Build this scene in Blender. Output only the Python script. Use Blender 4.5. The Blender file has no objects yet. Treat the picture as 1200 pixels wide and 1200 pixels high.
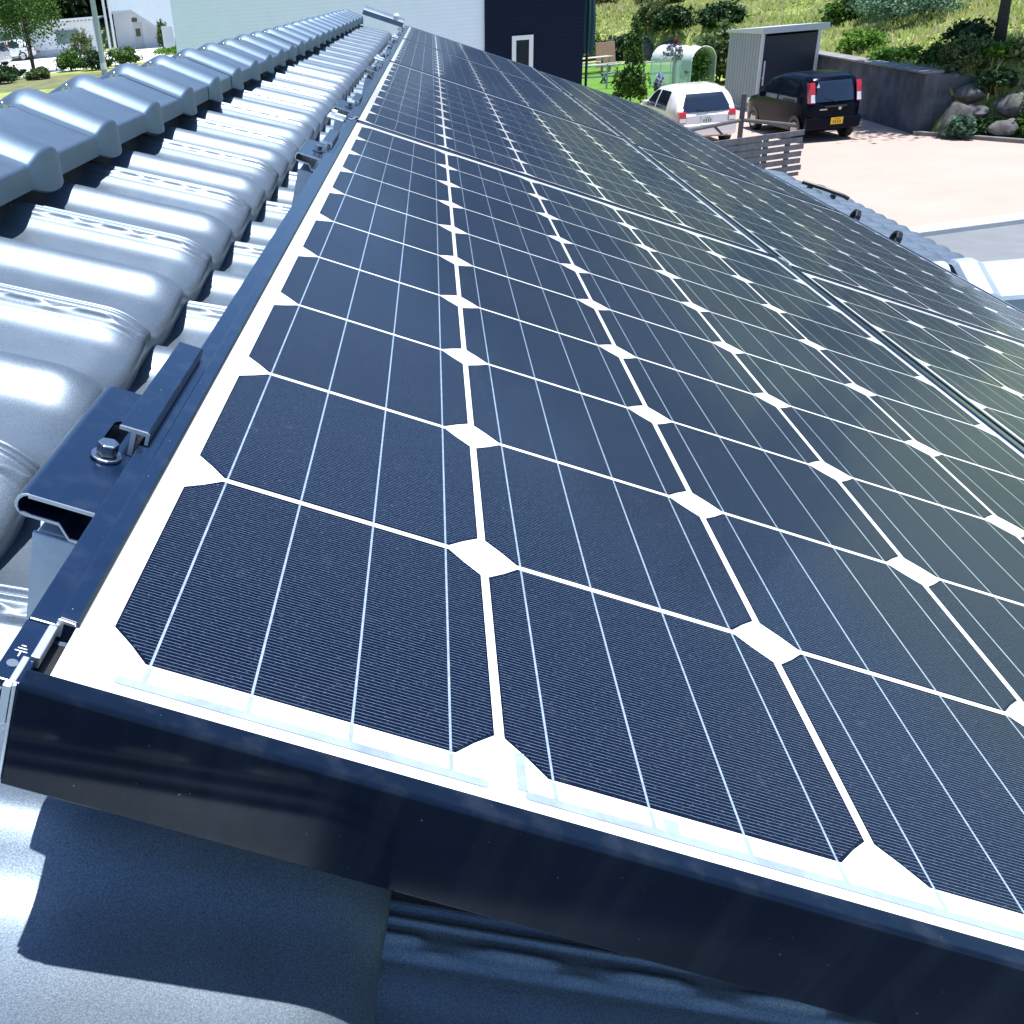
import bpy, bmesh, math, random
import numpy as np
from mathutils import Matrix, Vector
random.seed(7); rng = np.random.default_rng(7)
R_ = math.radians
sc = bpy.context.scene
C = sc.collection

# ------------------------------------------------------------------ camera, sky, sun, exposure
GZ = -4.24                                   # gravel level; the roof's panel corner is the origin
cam = bpy.data.cameras.new('camera'); cam_o = bpy.data.objects.new('camera', cam); C.objects.link(cam_o)
right = Vector((0.9942009, 0.0797194, -0.0721757)); down = Vector((-0.0267850, -0.4664399, -0.8841473)); fwd = Vector((-0.1041493, 0.8809533, -0.4615997))
mw = Matrix.Identity(4)
for i in range(3):
    mw[i][0] = right[i]; mw[i][1] = -down[i]; mw[i][2] = -fwd[i]
mw[0][3], mw[1][3], mw[2][3] = 0.129053, -0.288577, 0.207177
cam_o.matrix_world = mw
cam.sensor_width = 36; cam.sensor_fit = 'HORIZONTAL'; cam.lens = 36 * 1160.92 / 1200; cam.shift_x = 200 / 1200
cam.clip_start = 0.02; cam.clip_end = 2000
sc.camera = cam_o

SUN = Vector((0.127, 0.055, 1.02)).normalized()
w = bpy.data.worlds.new('World'); sc.world = w; w.use_nodes = True
nt = w.node_tree; bg = nt.nodes['Background']; sky = nt.nodes.new('ShaderNodeTexSky')
sky.sky_type = 'NISHITA'; sky.sun_disc = False
sky.sun_elevation = math.asin(SUN.z); sky.sun_rotation = math.atan2(SUN.x, SUN.y)
sky.air_density = 1.0; sky.dust_density = 0.4; sky.ozone_density = 1.0
wbm = nt.nodes.new('ShaderNodeVectorMath'); wbm.operation = 'MULTIPLY'; wbm.inputs[1].default_value = (.80, .97, 1.14)   # the camera's cool white balance
nt.links.new(sky.outputs[0], wbm.inputs[0]); nt.links.new(wbm.outputs[0], bg.inputs[0]); bg.inputs[1].default_value = 0.105
sun = bpy.data.lights.new('sun', 'SUN'); sun.energy = 5.0; sun.angle = R_(0.5); sun.color = (1.0, 0.985, 0.965)
sun_o = bpy.data.objects.new('sun', sun); C.objects.link(sun_o)
sun_o.rotation_euler = SUN.to_track_quat('Z', 'Y').to_euler()
sc.view_settings.view_transform = 'Standard'; sc.view_settings.look = 'None'
sc.view_settings.exposure = 0.80; sc.view_settings.gamma = 1.0

# ------------------------------------------------------------------ helpers
TH = R_(20.6)
ROOF = Matrix(((math.cos(TH), 0, math.sin(TH), 0), (0, 1, 0, 0), (-math.sin(TH), 0, math.cos(TH), 0), (0, 0, 0, 1)))   # columns: down slope, along ridge, normal
def roofpt(u, v, n): return ROOF @ Vector((u, v, n))

class MB:
    """collects shapes for ONE mesh"""
    def __init__(s): s.v = []; s.f = []; s.n = 0
    def add(s, V, F):
        o = s.n
        s.v.extend([tuple(float(c) for c in p) for p in V]); s.f.extend([tuple(i + o for i in f) for f in F]); s.n += len(V)
    def box(s, x0, x1, y0, y1, z0, z1, M=None):
        V = [Vector((x, y, z)) for z in (z0, z1) for y in (y0, y1) for x in (x0, x1)]
        if M is not None: V = [M @ p for p in V]
        s.add(V, [(0, 2, 3, 1), (4, 5, 7, 6), (0, 1, 5, 4), (2, 6, 7, 3), (0, 4, 6, 2), (1, 3, 7, 5)])
    def prism(s, prof, a, b, axis='y', M=None):
        """closed profile of 2d points swept along an axis from a to b"""
        n = len(prof); V = []
        for t in (a, b):
            for p, q in prof:
                if axis == 'y': V.append(Vector((p, t, q)))
                elif axis == 'x': V.append(Vector((t, p, q)))
                else: V.append(Vector((p, q, t)))
        if M is not None: V = [M @ p for p in V]
        F = [tuple(range(n)), tuple(range(2 * n - 1, n - 1, -1))] + [(i, i + n, (i + 1) % n + n, (i + 1) % n) for i in range(n)]
        s.add(V, F)
    def tube(s, pts, rad, n=8, cap=True):
        pts = [Vector(p) for p in pts]; rads = rad if isinstance(rad, (list, tuple)) else [rad] * len(pts)
        V = []
        for i, p in enumerate(pts):
            t = (pts[min(i + 1, len(pts) - 1)] - pts[max(i - 1, 0)]).normalized()
            up = Vector((0, 0, 1)) if abs(t.z) < .95 else Vector((1, 0, 0))
            a = t.cross(up).normalized(); b = t.cross(a)
            for k in range(n):
                an = 2 * math.pi * k / n; V.append(p + (a * math.cos(an) + b * math.sin(an)) * rads[i])
        F = []
        for i in range(len(pts) - 1):
            for k in range(n):
                F.append((i * n + k, i * n + (k + 1) % n, (i + 1) * n + (k + 1) % n, (i + 1) * n + k))
        if cap: F.append(tuple(range(n - 1, -1, -1))); F.append(tuple(range((len(pts) - 1) * n, len(pts) * n)))
        s.add(V, F)
    def ball(s, c, r, nu=12, nv=7, sq=(1, 1, 1)):
        V = [];F = []
        for j in range(nv + 1):
            ph = math.pi * j / nv
            for i in range(nu):
                an = 2 * math.pi * i / nu
                V.append((c[0] + r * sq[0] * math.sin(ph) * math.cos(an), c[1] + r * sq[1] * math.sin(ph) * math.sin(an), c[2] + r * sq[2] * math.cos(ph)))
        for j in range(nv):
            for i in range(nu):
                F.append((j * nu + i, (j + 1) * nu + i, (j + 1) * nu + (i + 1) % nu, j * nu + (i + 1) % nu))
        s.add(V, F)
    def grid(s, P):
        """P: array (a,b,3)"""
        a, b, _ = P.shape
        idx = np.arange(a * b).reshape(a, b)
        F = np.stack([idx[:-1, :-1], idx[1:, :-1], idx[1:, 1:], idx[:-1, 1:]], -1).reshape(-1, 4)
        o = s.n; s.v.extend(map(tuple, P.reshape(-1, 3).tolist())); s.f.extend(map(tuple, (F + o).tolist())); s.n += a * b

def build(name, mb, mat, parent=None, smooth=False, bevel=0, world=False, segs=2, fixn=True):
    me = bpy.data.meshes.new(name)
    me.from_pydata(mb.v, [], mb.f); me.materials.append(mat)
    if fixn and len(mb.f) < 6000:
        bm = bmesh.new(); bm.from_mesh(me); bmesh.ops.recalc_face_normals(bm, faces=bm.faces); bm.to_mesh(me); bm.free()
    if smooth:
        me.polygons.foreach_set('use_smooth', [True] * len(me.polygons))
        if smooth == 'auto': me.set_sharp_from_angle(angle=R_(38))
    me.update()
    o = bpy.data.objects.new(name, me); C.objects.link(o)
    if parent is not None:
        o.parent = parent
        if world: o.matrix_local = world_of(parent).inverted()
    if bevel:
        m = o.modifiers.new('bevel', 'BEVEL'); m.width = bevel; m.segments = segs; m.limit_method = 'ANGLE'; m.angle_limit = R_(40)
    return o
def world_of(o):
    m = o.matrix_local if o.matrix_local else Matrix.Identity(4)
    m = Matrix.LocRotScale(o.location, o.rotation_euler, o.scale)
    return world_of(o.parent) @ m if o.parent else m
def tag(o, label=None, cat=None, group=None, kind=None):
    if label: o['label'] = label
    if cat: o['category'] = cat
    if group: o['group'] = group
    if kind: o['kind'] = kind
    return o
def thing(name, label, cat, M=None, group=None):
    o = bpy.data.objects.new(name, None); C.objects.link(o); o.empty_display_size = .1
    if M is not None:
        if not isinstance(M, Matrix): M = Matrix.Translation(M)
        loc, rot, scl = M.decompose(); o.location = loc; o.rotation_euler = rot.to_euler(); o.scale = scl
    return tag(o, label, cat, group)
kids = {}
def copy_tree(o, parent=None):
    c = o.copy(); C.objects.link(c)
    if parent: c.parent = parent
    for ch in o.children: copy_tree(ch, c)
    return c
def at(x, y, z=0, rz=0): return Matrix.Translation((x, y, z)) @ Matrix.Rotation(rz, 4, 'Z')

# ------------------------------------------------------------------ materials
def mat(name, col, rough=.5, metal=0, spec=.5, coat=0, coat_rough=.05, var=0, vscale=5, bump=0, bscale=50, col2=None, detail=4, coords='Object', trans=0):
    m = bpy.data.materials.new(name); m.use_nodes = True; n = m.node_tree.nodes; l = m.node_tree.links
    b = n['Principled BSDF']
    b.inputs['Base Color'].default_value = (*col, 1); b.inputs['Roughness'].default_value = rough; b.inputs['Metallic'].default_value = metal
    b.inputs['Specular IOR Level'].default_value = spec; b.inputs['Coat Weight'].default_value = coat; b.inputs['Coat Roughness'].default_value = coat_rough
    tc = n.new('ShaderNodeTexCoord')
    if var or col2:
        nz = n.new('ShaderNodeTexNoise'); nz.inputs['Scale'].default_value = vscale; nz.inputs['Detail'].default_value = detail; nz.inputs['Roughness'].default_value = .65
        l.new(tc.outputs[coords], nz.inputs['Vector'])
        cr = n.new('ShaderNodeValToRGB'); cr.color_ramp.elements[0].position = .3; cr.color_ramp.elements[1].position = .7
        c1 = [c * (1 - var) for c in col]; c2 = list(col2) if col2 else [min(1, c * (1 + var)) for c in col]
        cr.color_ramp.elements[0].color = (*c1, 1); cr.color_ramp.elements[1].color = (*c2, 1)
        l.new(nz.outputs['Fac'], cr.inputs['Fac']); l.new(cr.outputs[0], b.inputs['Base Color'])
    if bump:
        nb = n.new('ShaderNodeTexNoise'); nb.inputs['Scale'].default_value = bscale; nb.inputs['Detail'].default_value = 3
        l.new(tc.outputs[coords], nb.inputs['Vector'])
        bp = n.new('ShaderNodeBump'); bp.inputs['Strength'].default_value = bump; bp.inputs['Distance'].default_value = .02
        l.new(nb.outputs['Fac'], bp.inputs['Height']); l.new(bp.outputs[0], b.inputs['Normal'])
    return m
def dusty(m, thr=.775, col=(.30, .33, .33)):
    """sparse dust specks and a few pale dry-water streaks on dark metal"""
    n = m.node_tree.nodes; l = m.node_tree.links; b = n['Principled BSDF']; tc = n['Texture Coordinate']
    sp = n.new('ShaderNodeTexNoise'); sp.inputs['Scale'].default_value = 620; sp.inputs['Detail'].default_value = 1; l.new(tc.outputs['Object'], sp.inputs['Vector'])
    mr = n.new('ShaderNodeMapRange'); mr.inputs['From Min'].default_value = thr; mr.inputs['From Max'].default_value = thr + .05; l.new(sp.outputs['Fac'], mr.inputs['Value'])
    mp = n.new('ShaderNodeMapping'); mp.inputs['Scale'].default_value = (60, 60, 6); l.new(tc.outputs['Object'], mp.inputs['Vector'])
    st = n.new('ShaderNodeTexNoise'); st.inputs['Scale'].default_value = 1; st.inputs['Detail'].default_value = 4; l.new(mp.outputs[0], st.inputs['Vector'])
    ms = n.new('ShaderNodeMapRange'); ms.inputs['From Min'].default_value = .5; ms.inputs['From Max'].default_value = .9; ms.inputs['To Max'].default_value = .07; l.new(st.outputs['Fac'], ms.inputs['Value'])
    ad = n.new('ShaderNodeMath'); ad.operation = 'MAXIMUM'; l.new(mr.outputs[0], ad.inputs[0]); l.new(ms.outputs[0], ad.inputs[1])
    mx = n.new('ShaderNodeMix'); mx.data_type = 'RGBA'; l.new(ad.outputs[0], mx.inputs['Factor'])
    l.new(b.inputs['Base Color'].links[0].from_socket, mx.inputs['A']); mx.inputs['B'].default_value = (*col, 1); l.new(mx.outputs['Result'], b.inputs['Base Color'])
    return m
def leaf_mat(name, c1, c2, transl=.3):
    m = bpy.data.materials.new(name); m.use_nodes = True; n = m.node_tree.nodes; l = m.node_tree.links
    b = n['Principled BSDF']; b.inputs['Roughness'].default_value = .55; b.inputs['Specular IOR Level'].default_value = .3
    g = n.new('ShaderNodeNewGeometry'); cr = n.new('ShaderNodeValToRGB')
    cr.color_ramp.elements[0].color = (*c1, 1); cr.color_ramp.elements[1].color = (*c2, 1)
    l.new(g.outputs['Random Per Island'], cr.inputs['Fac']); l.new(cr.outputs[0], b.inputs['Base Color'])
    t = n.new('ShaderNodeBsdfTranslucent'); l.new(cr.outputs[0], t.inputs['Color'])
    mx = n.new('ShaderNodeMixShader'); mx.inputs[0].default_value = transl
    l.new(b.outputs[0], mx.inputs[1]); l.new(t.outputs[0], mx.inputs[2]); l.new(mx.outputs[0], n['Material Output'].inputs['Surface'])
    return m

def tile_mat(name, col, speck=.30, r0=.37, r1=.46, metal=.55):
    m = mat(name, col, rough=.36, metal=metal, spec=.5, var=.16, vscale=7, detail=8)
    n = m.node_tree.nodes; l = m.node_tree.links; b = n['Principled BSDF']
    tc = n['Texture Coordinate']
    # fine metallic grain: tiny bright and dark specks in the glaze and a light orange-peel
    sp = n.new('ShaderNodeTexNoise'); sp.inputs['Scale'].default_value = 1400; sp.inputs['Detail'].default_value = 2
    l.new(tc.outputs['Object'], sp.inputs['Vector'])
    mr = n.new('ShaderNodeMapRange'); mr.inputs['From Min'].default_value = .35; mr.inputs['From Max'].default_value = .68
    mr.inputs['To Min'].default_value = 1 - speck; mr.inputs['To Max'].default_value = 1 + speck
    l.new(sp.outputs['Fac'], mr.inputs['Value'])
    src = b.inputs['Base Color'].links[0].from_socket
    mul = n.new('ShaderNodeVectorMath'); mul.operation = 'SCALE'; l.new(src, mul.inputs[0]); l.new(mr.outputs[0], mul.inputs['Scale'])
    l.new(mul.outputs[0], b.inputs['Base Color'])
    n2 = n.new('ShaderNodeTexNoise'); n2.inputs['Scale'].default_value = 25; n2.inputs['Detail'].default_value = 5; l.new(tc.outputs['Object'], n2.inputs['Vector'])
    rr = n.new('ShaderNodeMapRange'); rr.inputs['To Min'].default_value = r0; rr.inputs['To Max'].default_value = r1; l.new(n2.outputs['Fac'], rr.inputs['Value'])
    l.new(rr.outputs[0], b.inputs['Roughness'])
    bp = n.new('ShaderNodeBump'); bp.inputs['Strength'].default_value = .06; bp.inputs['Distance'].default_value = .0006
    l.new(sp.outputs['Fac'], bp.inputs['Height']); l.new(bp.outputs[0], b.inputs['Normal'])
    return m
TILE = tile_mat('glazed_tile', (.145, .185, .23))
CAPM = tile_mat('glazed_ridge_tile', (.12, .17, .235), .12, .48, .55, .8)
CAPL = tile_mat('glazed_tile_glare', (.34, .40, .46), .08, .45, .55, .4)  # same glaze as the ridge, lightened: sun glare put into the base colour
ALU = mat('dark_anodised', (.004, .016, .050), rough=.25, metal=.25, spec=.6, coat=.3, coat_rough=.15, var=.12, vscale=40)
ALU = dusty(ALU, .79)
FACE = mat('black_anodised', (.010, .012, .018), rough=.14, spec=.55, var=.2, vscale=30)
CUT = mat('cut_aluminium', (.72, .74, .76), rough=.38, metal=.85, var=.08, vscale=60)
STEEL = mat('zinc_steel', (.62, .68, .72), rough=.5, metal=.15, var=.1, vscale=50)
BOLT = mat('stainless', (.45, .46, .48), rough=.25, metal=1)
WHITE = mat('backsheet_white', (.86, .87, .88), rough=.35, coat=1, coat_rough=.04)
RIB = mat('ribbon_tin', (.30, .36, .40), rough=.35, metal=.1, coat=1, coat_rough=.04, var=.25, vscale=45)
MARK = mat('white_print', (.75, .77, .8), rough=.6)
BLACK = mat('black_paint', (.012, .013, .015), rough=.4)

def cell_mat():
    m = bpy.data.materials.new('mono_cell'); m.use_nodes = True; n = m.node_tree.nodes; l = m.node_tree.links
    b = n['Principled BSDF']; b.inputs['Roughness'].default_value = .35; b.inputs['Coat Weight'].default_value = .17; b.inputs['Coat Roughness'].default_value = .08; b.inputs['Coat IOR'].default_value = 1.40
    b.inputs['Specular IOR Level'].default_value = .05
    tc = n.new('ShaderNodeTexCoord'); sx = n.new('ShaderNodeSeparateXYZ'); l.new(tc.outputs['Object'], sx.inputs[0])
    def M(op, a, bv=None, cv=None):
        q = n.new('ShaderNodeMath'); q.operation = op
        for i, x in enumerate((a, bv, cv)):
            if x is None: continue
            if isinstance(x, (int, float)): q.inputs[i].default_value = x
            else: l.new(x, q.inputs[i])
        return q.outputs[0]
    # fingers: thin printed silver lines 1.95 mm apart, stopping 1.8 mm short of the edge
    fr = M('FRACT', M('MULTIPLY', M('ADD', sx.outputs['Y'], 1.0), 1 / .00195))
    line = M('LESS_THAN', fr, .09)
    inx = M('LESS_THAN', M('ABSOLUTE', sx.outputs['X']), .0762); iny = M('LESS_THAN', M('ABSOLUTE', sx.outputs['Y']), .0764)
    diag = M('LESS_THAN', M('ADD', M('ABSOLUTE', sx.outputs['X']), M('ABSOLUTE', sx.outputs['Y'])), .1352)
    line = M('MULTIPLY', M('MULTIPLY', line, inx), M('MULTIPLY', iny, diag))
    # glitter of the silicon, painted into the base colour as pale specks
    nz = n.new('ShaderNodeTexNoise'); nz.inputs['Scale'].default_value = 620; nz.inputs['Detail'].default_value = 3; l.new(tc.outputs['Object'], nz.inputs['Vector'])
    gl = M('MAXIMUM', M('MULTIPLY', M('SUBTRACT', nz.outputs['Fac'], .59), 1.1), 0.0)
    ob = n.new('ShaderNodeObjectInfo')
    cr = n.new('ShaderNodeValToRGB'); cr.color_ramp.elements[0].color = (.0012, .004, .016, 1); cr.color_ramp.elements[1].color = (.0018, .006, .021, 1)
    l.new(ob.outputs['Random'], cr.inputs['Fac'])
    addc = n.new('ShaderNodeMix'); addc.data_type = 'RGBA'; l.new(gl, addc.inputs['Factor']); l.new(cr.outputs[0], addc.inputs['A']); addc.inputs['B'].default_value = (.22, .28, .38, 1)
    # line strength wanders a little along each finger
    n3 = n.new('ShaderNodeTexNoise'); n3.inputs['Scale'].default_value = 420; l.new(tc.outputs['Object'], n3.inputs['Vector'])
    ls = M('MULTIPLY', line, M('MULTIPLY_ADD', n3.outputs['Fac'], 1.1, .25))
    mx = n.new('ShaderNodeMix'); mx.data_type = 'RGBA'; l.new(ls, mx.inputs['Factor']); l.new(addc.outputs['Result'], mx.inputs['A']); mx.inputs['B'].default_value = (.165, .24, .34, 1)
    # dust film on the glass: large soft patches and fine dry-rain spots, the same across all cells
    ge = n.new('ShaderNodeNewGeometry')
    d1 = n.new('ShaderNodeTexNoise'); d1.inputs['Scale'].default_value = 3.1; d1.inputs['Detail'].default_value = 6; l.new(ge.outputs['Position'], d1.inputs['Vector'])
    d2 = n.new('ShaderNodeTexNoise'); d2.inputs['Scale'].default_value = 90; d2.inputs['Detail'].default_value = 3; l.new(ge.outputs['Position'], d2.inputs['Vector'])
    df = M('MULTIPLY_ADD', M('MAXIMUM', M('SUBTRACT', d1.outputs['Fac'], .42), 0.0), .04, M('MULTIPLY', M('MAXIMUM', M('SUBTRACT', d2.outputs['Fac'], .66), 0.0), .25))
    dm = n.new('ShaderNodeMix'); dm.data_type = 'RGBA'; l.new(df, dm.inputs['Factor']); l.new(mx.outputs['Result'], dm.inputs['A']); dm.inputs['B'].default_value = (.42, .46, .48, 1)
    l.new(dm.outputs['Result'], b.inputs['Base Color'])
    cr2 = M('MULTIPLY_ADD', d1.outputs['Fac'], .10, .035); l.new(cr2, b.inputs['Coat Roughness'])
    return m
CELL = cell_mat()
BUSB = mat('busbar_tin', (.42, .50, .60), rough=.35, metal=.5, coat=1, coat_rough=.04, var=.25, vscale=300)

# ------------------------------------------------------------------ ground and terrain
HL = [(200, -20), (60, 6), (22, 22.5), (15.0, 26.9), (13.25, 29.3), (13.25, 39.5), (14.4, 50), (14.2, 58), (10, 64.5), (0, 68), (-14, 96), (-34, 99), (-90, 97), (-400, 60)]
HP = np.array(HL + [(-400, 900), (200, 900)], float)
SEG = np.array(HL, float)
def smooth(t): t = np.clip(t, 0, 1); return t * t * (3 - 2 * t)
def hill_d(x, y):
    x = np.asarray(x, float); y = np.asarray(y, float)
    ins = np.zeros(x.shape, bool); n = len(HP); j = n - 1
    for i in range(n):
        xi, yi = HP[i]; xj, yj = HP[j]
        c = ((yi > y) != (yj > y)) & (x < (xj - xi) * (y - yi) / (yj - yi + 1e-12) + xi); ins ^= c; j = i
    d = np.full(x.shape, 1e9)
    for (ax, ay), (bx, by) in zip(SEG[:-1], SEG[1:]):
        dx, dy = bx - ax, by - ay; t = np.clip(((x - ax) * dx + (y - ay) * dy) / (dx * dx + dy * dy), 0, 1)
        d = np.minimum(d, np.hypot(x - ax - t * dx, y - ay - t * dy))
    return np.where(ins, d, -d)
def ground_z(x, y):
    x = np.asarray(x, float); y = np.asarray(y, float)
    d = hill_d(x, y); left = smooth((-4 - x) / 9) * smooth((y - 24) / 20) * 1.64
    rock = smooth((x - 13.2) / 1.2) * smooth((30 - y) / 2)
    bank = 1.30 * smooth(d / (0.5 + 1.6 * rock))
    lump = .16 * np.sin(x * .9 + 1) * np.sin(y * .7) + .1 * np.sin(x * 2.1 + y * 1.3)
    hill = np.where(d > 0, bank + .17 * np.minimum(d, 60) + .3 * np.maximum(np.minimum(d, 120) - 14, 0) * .6 + lump * smooth(d / 2), 0)
    return GZ + left + hill
def gz1(x, y): return float(ground_z(np.array([x]), np.array([y]))[0])

def grass_ground():
    m = bpy.data.materials.new('grass_ground'); m.use_nodes = True; n = m.node_tree.nodes; l = m.node_tree.links
    b = n['Principled BSDF']; b.inputs['Roughness'].default_value = .95; b.inputs['Specular IOR Level'].default_value = .1
    tc = n.new('ShaderNodeTexCoord')
    def noise(s, d=4):
        q = n.new('ShaderNodeTexNoise'); q.inputs['Scale'].default_value = s; q.inputs['Detail'].default_value = d; q.inputs['Roughness'].default_value = .7; l.new(tc.outputs['Object'], q.inputs['Vector']); return q.outputs['Fac']
    cr = n.new('ShaderNodeValToRGB'); e = cr.color_ramp.elements
    e[0].position = .28; e[0].color = (.10, .15, .035, 1); e[1].position = .72; e[1].color = (.46, .44, .22, 1)
    x = e.new(.45); x.color = (.20, .27, .07, 1); x = e.new(.56); x.color = (.30, .34, .11, 1)
    mx = n.new('ShaderNodeMath'); mx.operation = 'MULTIPLY_ADD'; l.new(noise(2.5), mx.inputs[0]); mx.inputs[1].default_value = .6
    ml = n.new('ShaderNodeMath'); ml.operation = 'MULTIPLY'; l.new(noise(.22), ml.inputs[0]); ml.inputs[1].default_value = .42; l.new(ml.outputs[0], mx.inputs[2])
    l.new(mx.outputs[0], cr.inputs['Fac']); l.new(cr.outputs[0], b.inputs['Base Color'])
    bp = n.new('ShaderNodeBump'); bp.inputs['Strength'].default_value = .6; bp.inputs['Distance'].default_value = .15; l.new(noise(6), bp.inputs['Height']); l.new(bp.outputs[0], b.inputs['Normal'])
    return m
GRASS_G = grass_ground()
xs = np.unique(np.concatenate([np.linspace(-600, -60, 20), np.arange(-60, 7, 2.0), np.arange(7, 30, .4), np.arange(30, 60, 2.0), np.linspace(60, 600, 20)]))
ys = np.unique(np.concatenate([np.linspace(-300, 0, 15), np.arange(0, 24, 2.0), np.arange(24, 72, .4), np.arange(72, 130, 2.0), np.linspace(130, 900, 24)]))
X, Y = np.meshgrid(xs, ys, indexing='ij')
g = MB(); g.grid(np.stack([X, Y, ground_z(X, Y)], -1))
tag(build('ground', g, GRASS_G, smooth=True, fixn=False), 'grassy ground and hillside rising behind the yard', kind='structure')

def sheet(name, poly, z, m, label):
    mb = MB(); mb.add([(x, y, z) for x, y in poly], [tuple(range(len(poly)))])
    return tag(build(name, mb, m), label, kind='structure')
GRAVEL = mat('pink_gravel', (.39, .30, .258), rough=.95, spec=.2, var=.06, vscale=.6, bump=.15, bscale=60, detail=12, coords='Object')
ASPH = mat('asphalt', (.17, .18, .19), rough=.9, spec=.3, var=.12, vscale=1.1, bump=.2, bscale=60, detail=10)
CONC = mat('pale_concrete', (.58, .57, .55), rough=.85, var=.08, vscale=3)
LAWN = mat('lawn_green', (.10, .21, .035), rough=.95, spec=.1, var=.22, vscale=1.5, bump=.5, bscale=20, detail=8)
sheet('gravel_yard', [(-2, 15.0), (8.43, 18.1), (10.57, 18.74), (18, 21), (16.6, 23.6), (14.75, 26.4), (13.3, 28.7), (12.95, 29.3), (12.95, 39), (3.6, 39.6), (3.6, 30), (-2, 30)], GZ + .008, GRAVEL, 'sunlit pinkish gravel yard where the cars are parked')
sheet('road', [(-25, 8.2), (8.43, 18.06), (40, 27.4), (42, 20), (8, 9.6), (-23, .4)], GZ + .004, ASPH, 'grey asphalt road beside the gravel yard')
sheet('lawn', [(3.6, 41), (10.6, 41), (12.6, 48), (12.4, 57), (9, 62), (0, 65.5), (-6, 64), (-2, 41)], GZ + .006, LAWN, 'bright green mown lawn beyond the yard')
sheet('parking_lot', [(-50, 70), (-23.2, 58.5), (-18.2, 66), (-13.5, 73), (-12, 92), (-60, 95)], GZ + 1.648, mat('lot_concrete', (.62, .61, .58), rough=.9, var=.06, vscale=.8), 'sun bleached parking area in front of the low buildings')
sheet('soil', [(-34, 47), (-16.2, 47), (-16.6, 56), (-18.3, 58.2), (-23.6, 57.6), (-34, 62)], GZ + 1.646, mat('garden_soil', (.15, .125, .085), rough=.95, var=.4, vscale=1.2, bump=.4, bscale=9, col2=(.17, .20, .06)), 'brown garden soil with patches of weeds behind the ridge')
k = MB(); dv = Vector((10.57 - 8.43, 18.74 - 18.1, 0)).normalized(); nv = Vector((-dv.y, dv.x, 0))
a = Vector((-2, 15.0, GZ)) ; b_ = Vector((30, 24.56, GZ))
Mk = Matrix(((dv.x, nv.x, 0, 8.43), (dv.y, nv.y, 0, 18.1), (0, 0, 1, GZ), (0, 0, 0, 1)))
k.box(-11, 24, -.22, .16, -.05, .10, Mk)
tag(build('kerb', k, CONC, bevel=.02), 'pale concrete kerb between gravel yard and asphalt road', kind='structure')
k = MB(); prev = None
for (ax, ay), (bx, by) in zip([(12.9, 29.1), (13.35, 28.55), (14.5, 26.75), (16.3, 23.9), (18, 21.2)][:-1], [(13.35, 28.55), (14.5, 26.75), (16.3, 23.9), (18, 21.2)]):
    d = Vector((bx - ax, by - ay, 0)); L = d.length; d.normalize()
    k.box(0, L - .01, -.06, .06, -.05, .11, Matrix(((d.x, -d.y, 0, ax), (d.y, d.x, 0, ay), (0, 0, 1, GZ), (0, 0, 0, 1))))
tag(build('garden_kerb', k, mat('dark_kerb', (.16, .16, .16), rough=.9, var=.2, vscale=4), bevel=.02), 'dark stone edging at the foot of the rockery', kind='structure')

# ------------------------------------------------------------------ our house: walls, tiled roof, ridge caps
EAVE_U = 2.5; V0, V1 = -1.5, 7.15
house = thing('tiled_house', 'house under the solar panels with glazed grey tiled roof and capped ridge', 'house', (0, 0, GZ))
TW = .294; TV0 = .285
COFF = 0.0
def tile_profile(v):
    """two soft humps per tile; the near side of each hump is the steeper one"""
    x = ((v - TV0 - COFF) / (TW / 2)) % 1.0                      # 0 = crest
    x = np.where(x > .5, x - 1, x)
    near = np.exp(-(np.abs(x) / .185) ** 2.2); far = np.exp(-(x / .23) ** 2)
    return .0195 * np.where(x < 0, near, far)
def interlock(u, v):
    x = ((v - TV0 - COFF + TW / 2) % TW) - TW / 2                # metres from the interlock crest
    line = np.exp(-((x - .010) / .0016) ** 2) + np.exp(-((x + .0005) / .0016) ** 2)
    ph = (u % .062) / .062
    seg = smooth((ph - .12) / .06) * smooth((.72 - ph) / .06)
    off = -.0085 - .004 * smooth((ph - .66) / .1) * smooth((1.02 - ph) / .1)
    bar = np.exp(-((x - off) / .0018) ** 2) * (.35 + .65 * seg)
    return .0032 * (line + bar) - .0022 * np.exp(-((x - .0052) / .0024) ** 2) - .0016 * np.exp(-((x + .0165) / .003) ** 2)
NOSE0 = -.112; EXPO = .257; HN = -.109; TILT = .145; STEP = .036
def vgrid(v0, v1, fine_to):
    out = []
    t0 = math.floor((v0 - TV0) / TW); t1 = math.ceil((v1 - TV0) / TW)
    for t in range(t0, t1 + 1):
        c = TV0 + COFF + t * TW
        if c < fine_to: loc = np.concatenate([np.arange(-.147, -.018, .0065), np.arange(-.018, .016, .0011), np.arange(.016, .146, .0065)])
        else: loc = np.linspace(-.147, .134, 22)
        out.append(c + loc)
    v = np.unique(np.concatenate(out)); return v[(v >= v0) & (v <= v1)]
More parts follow.
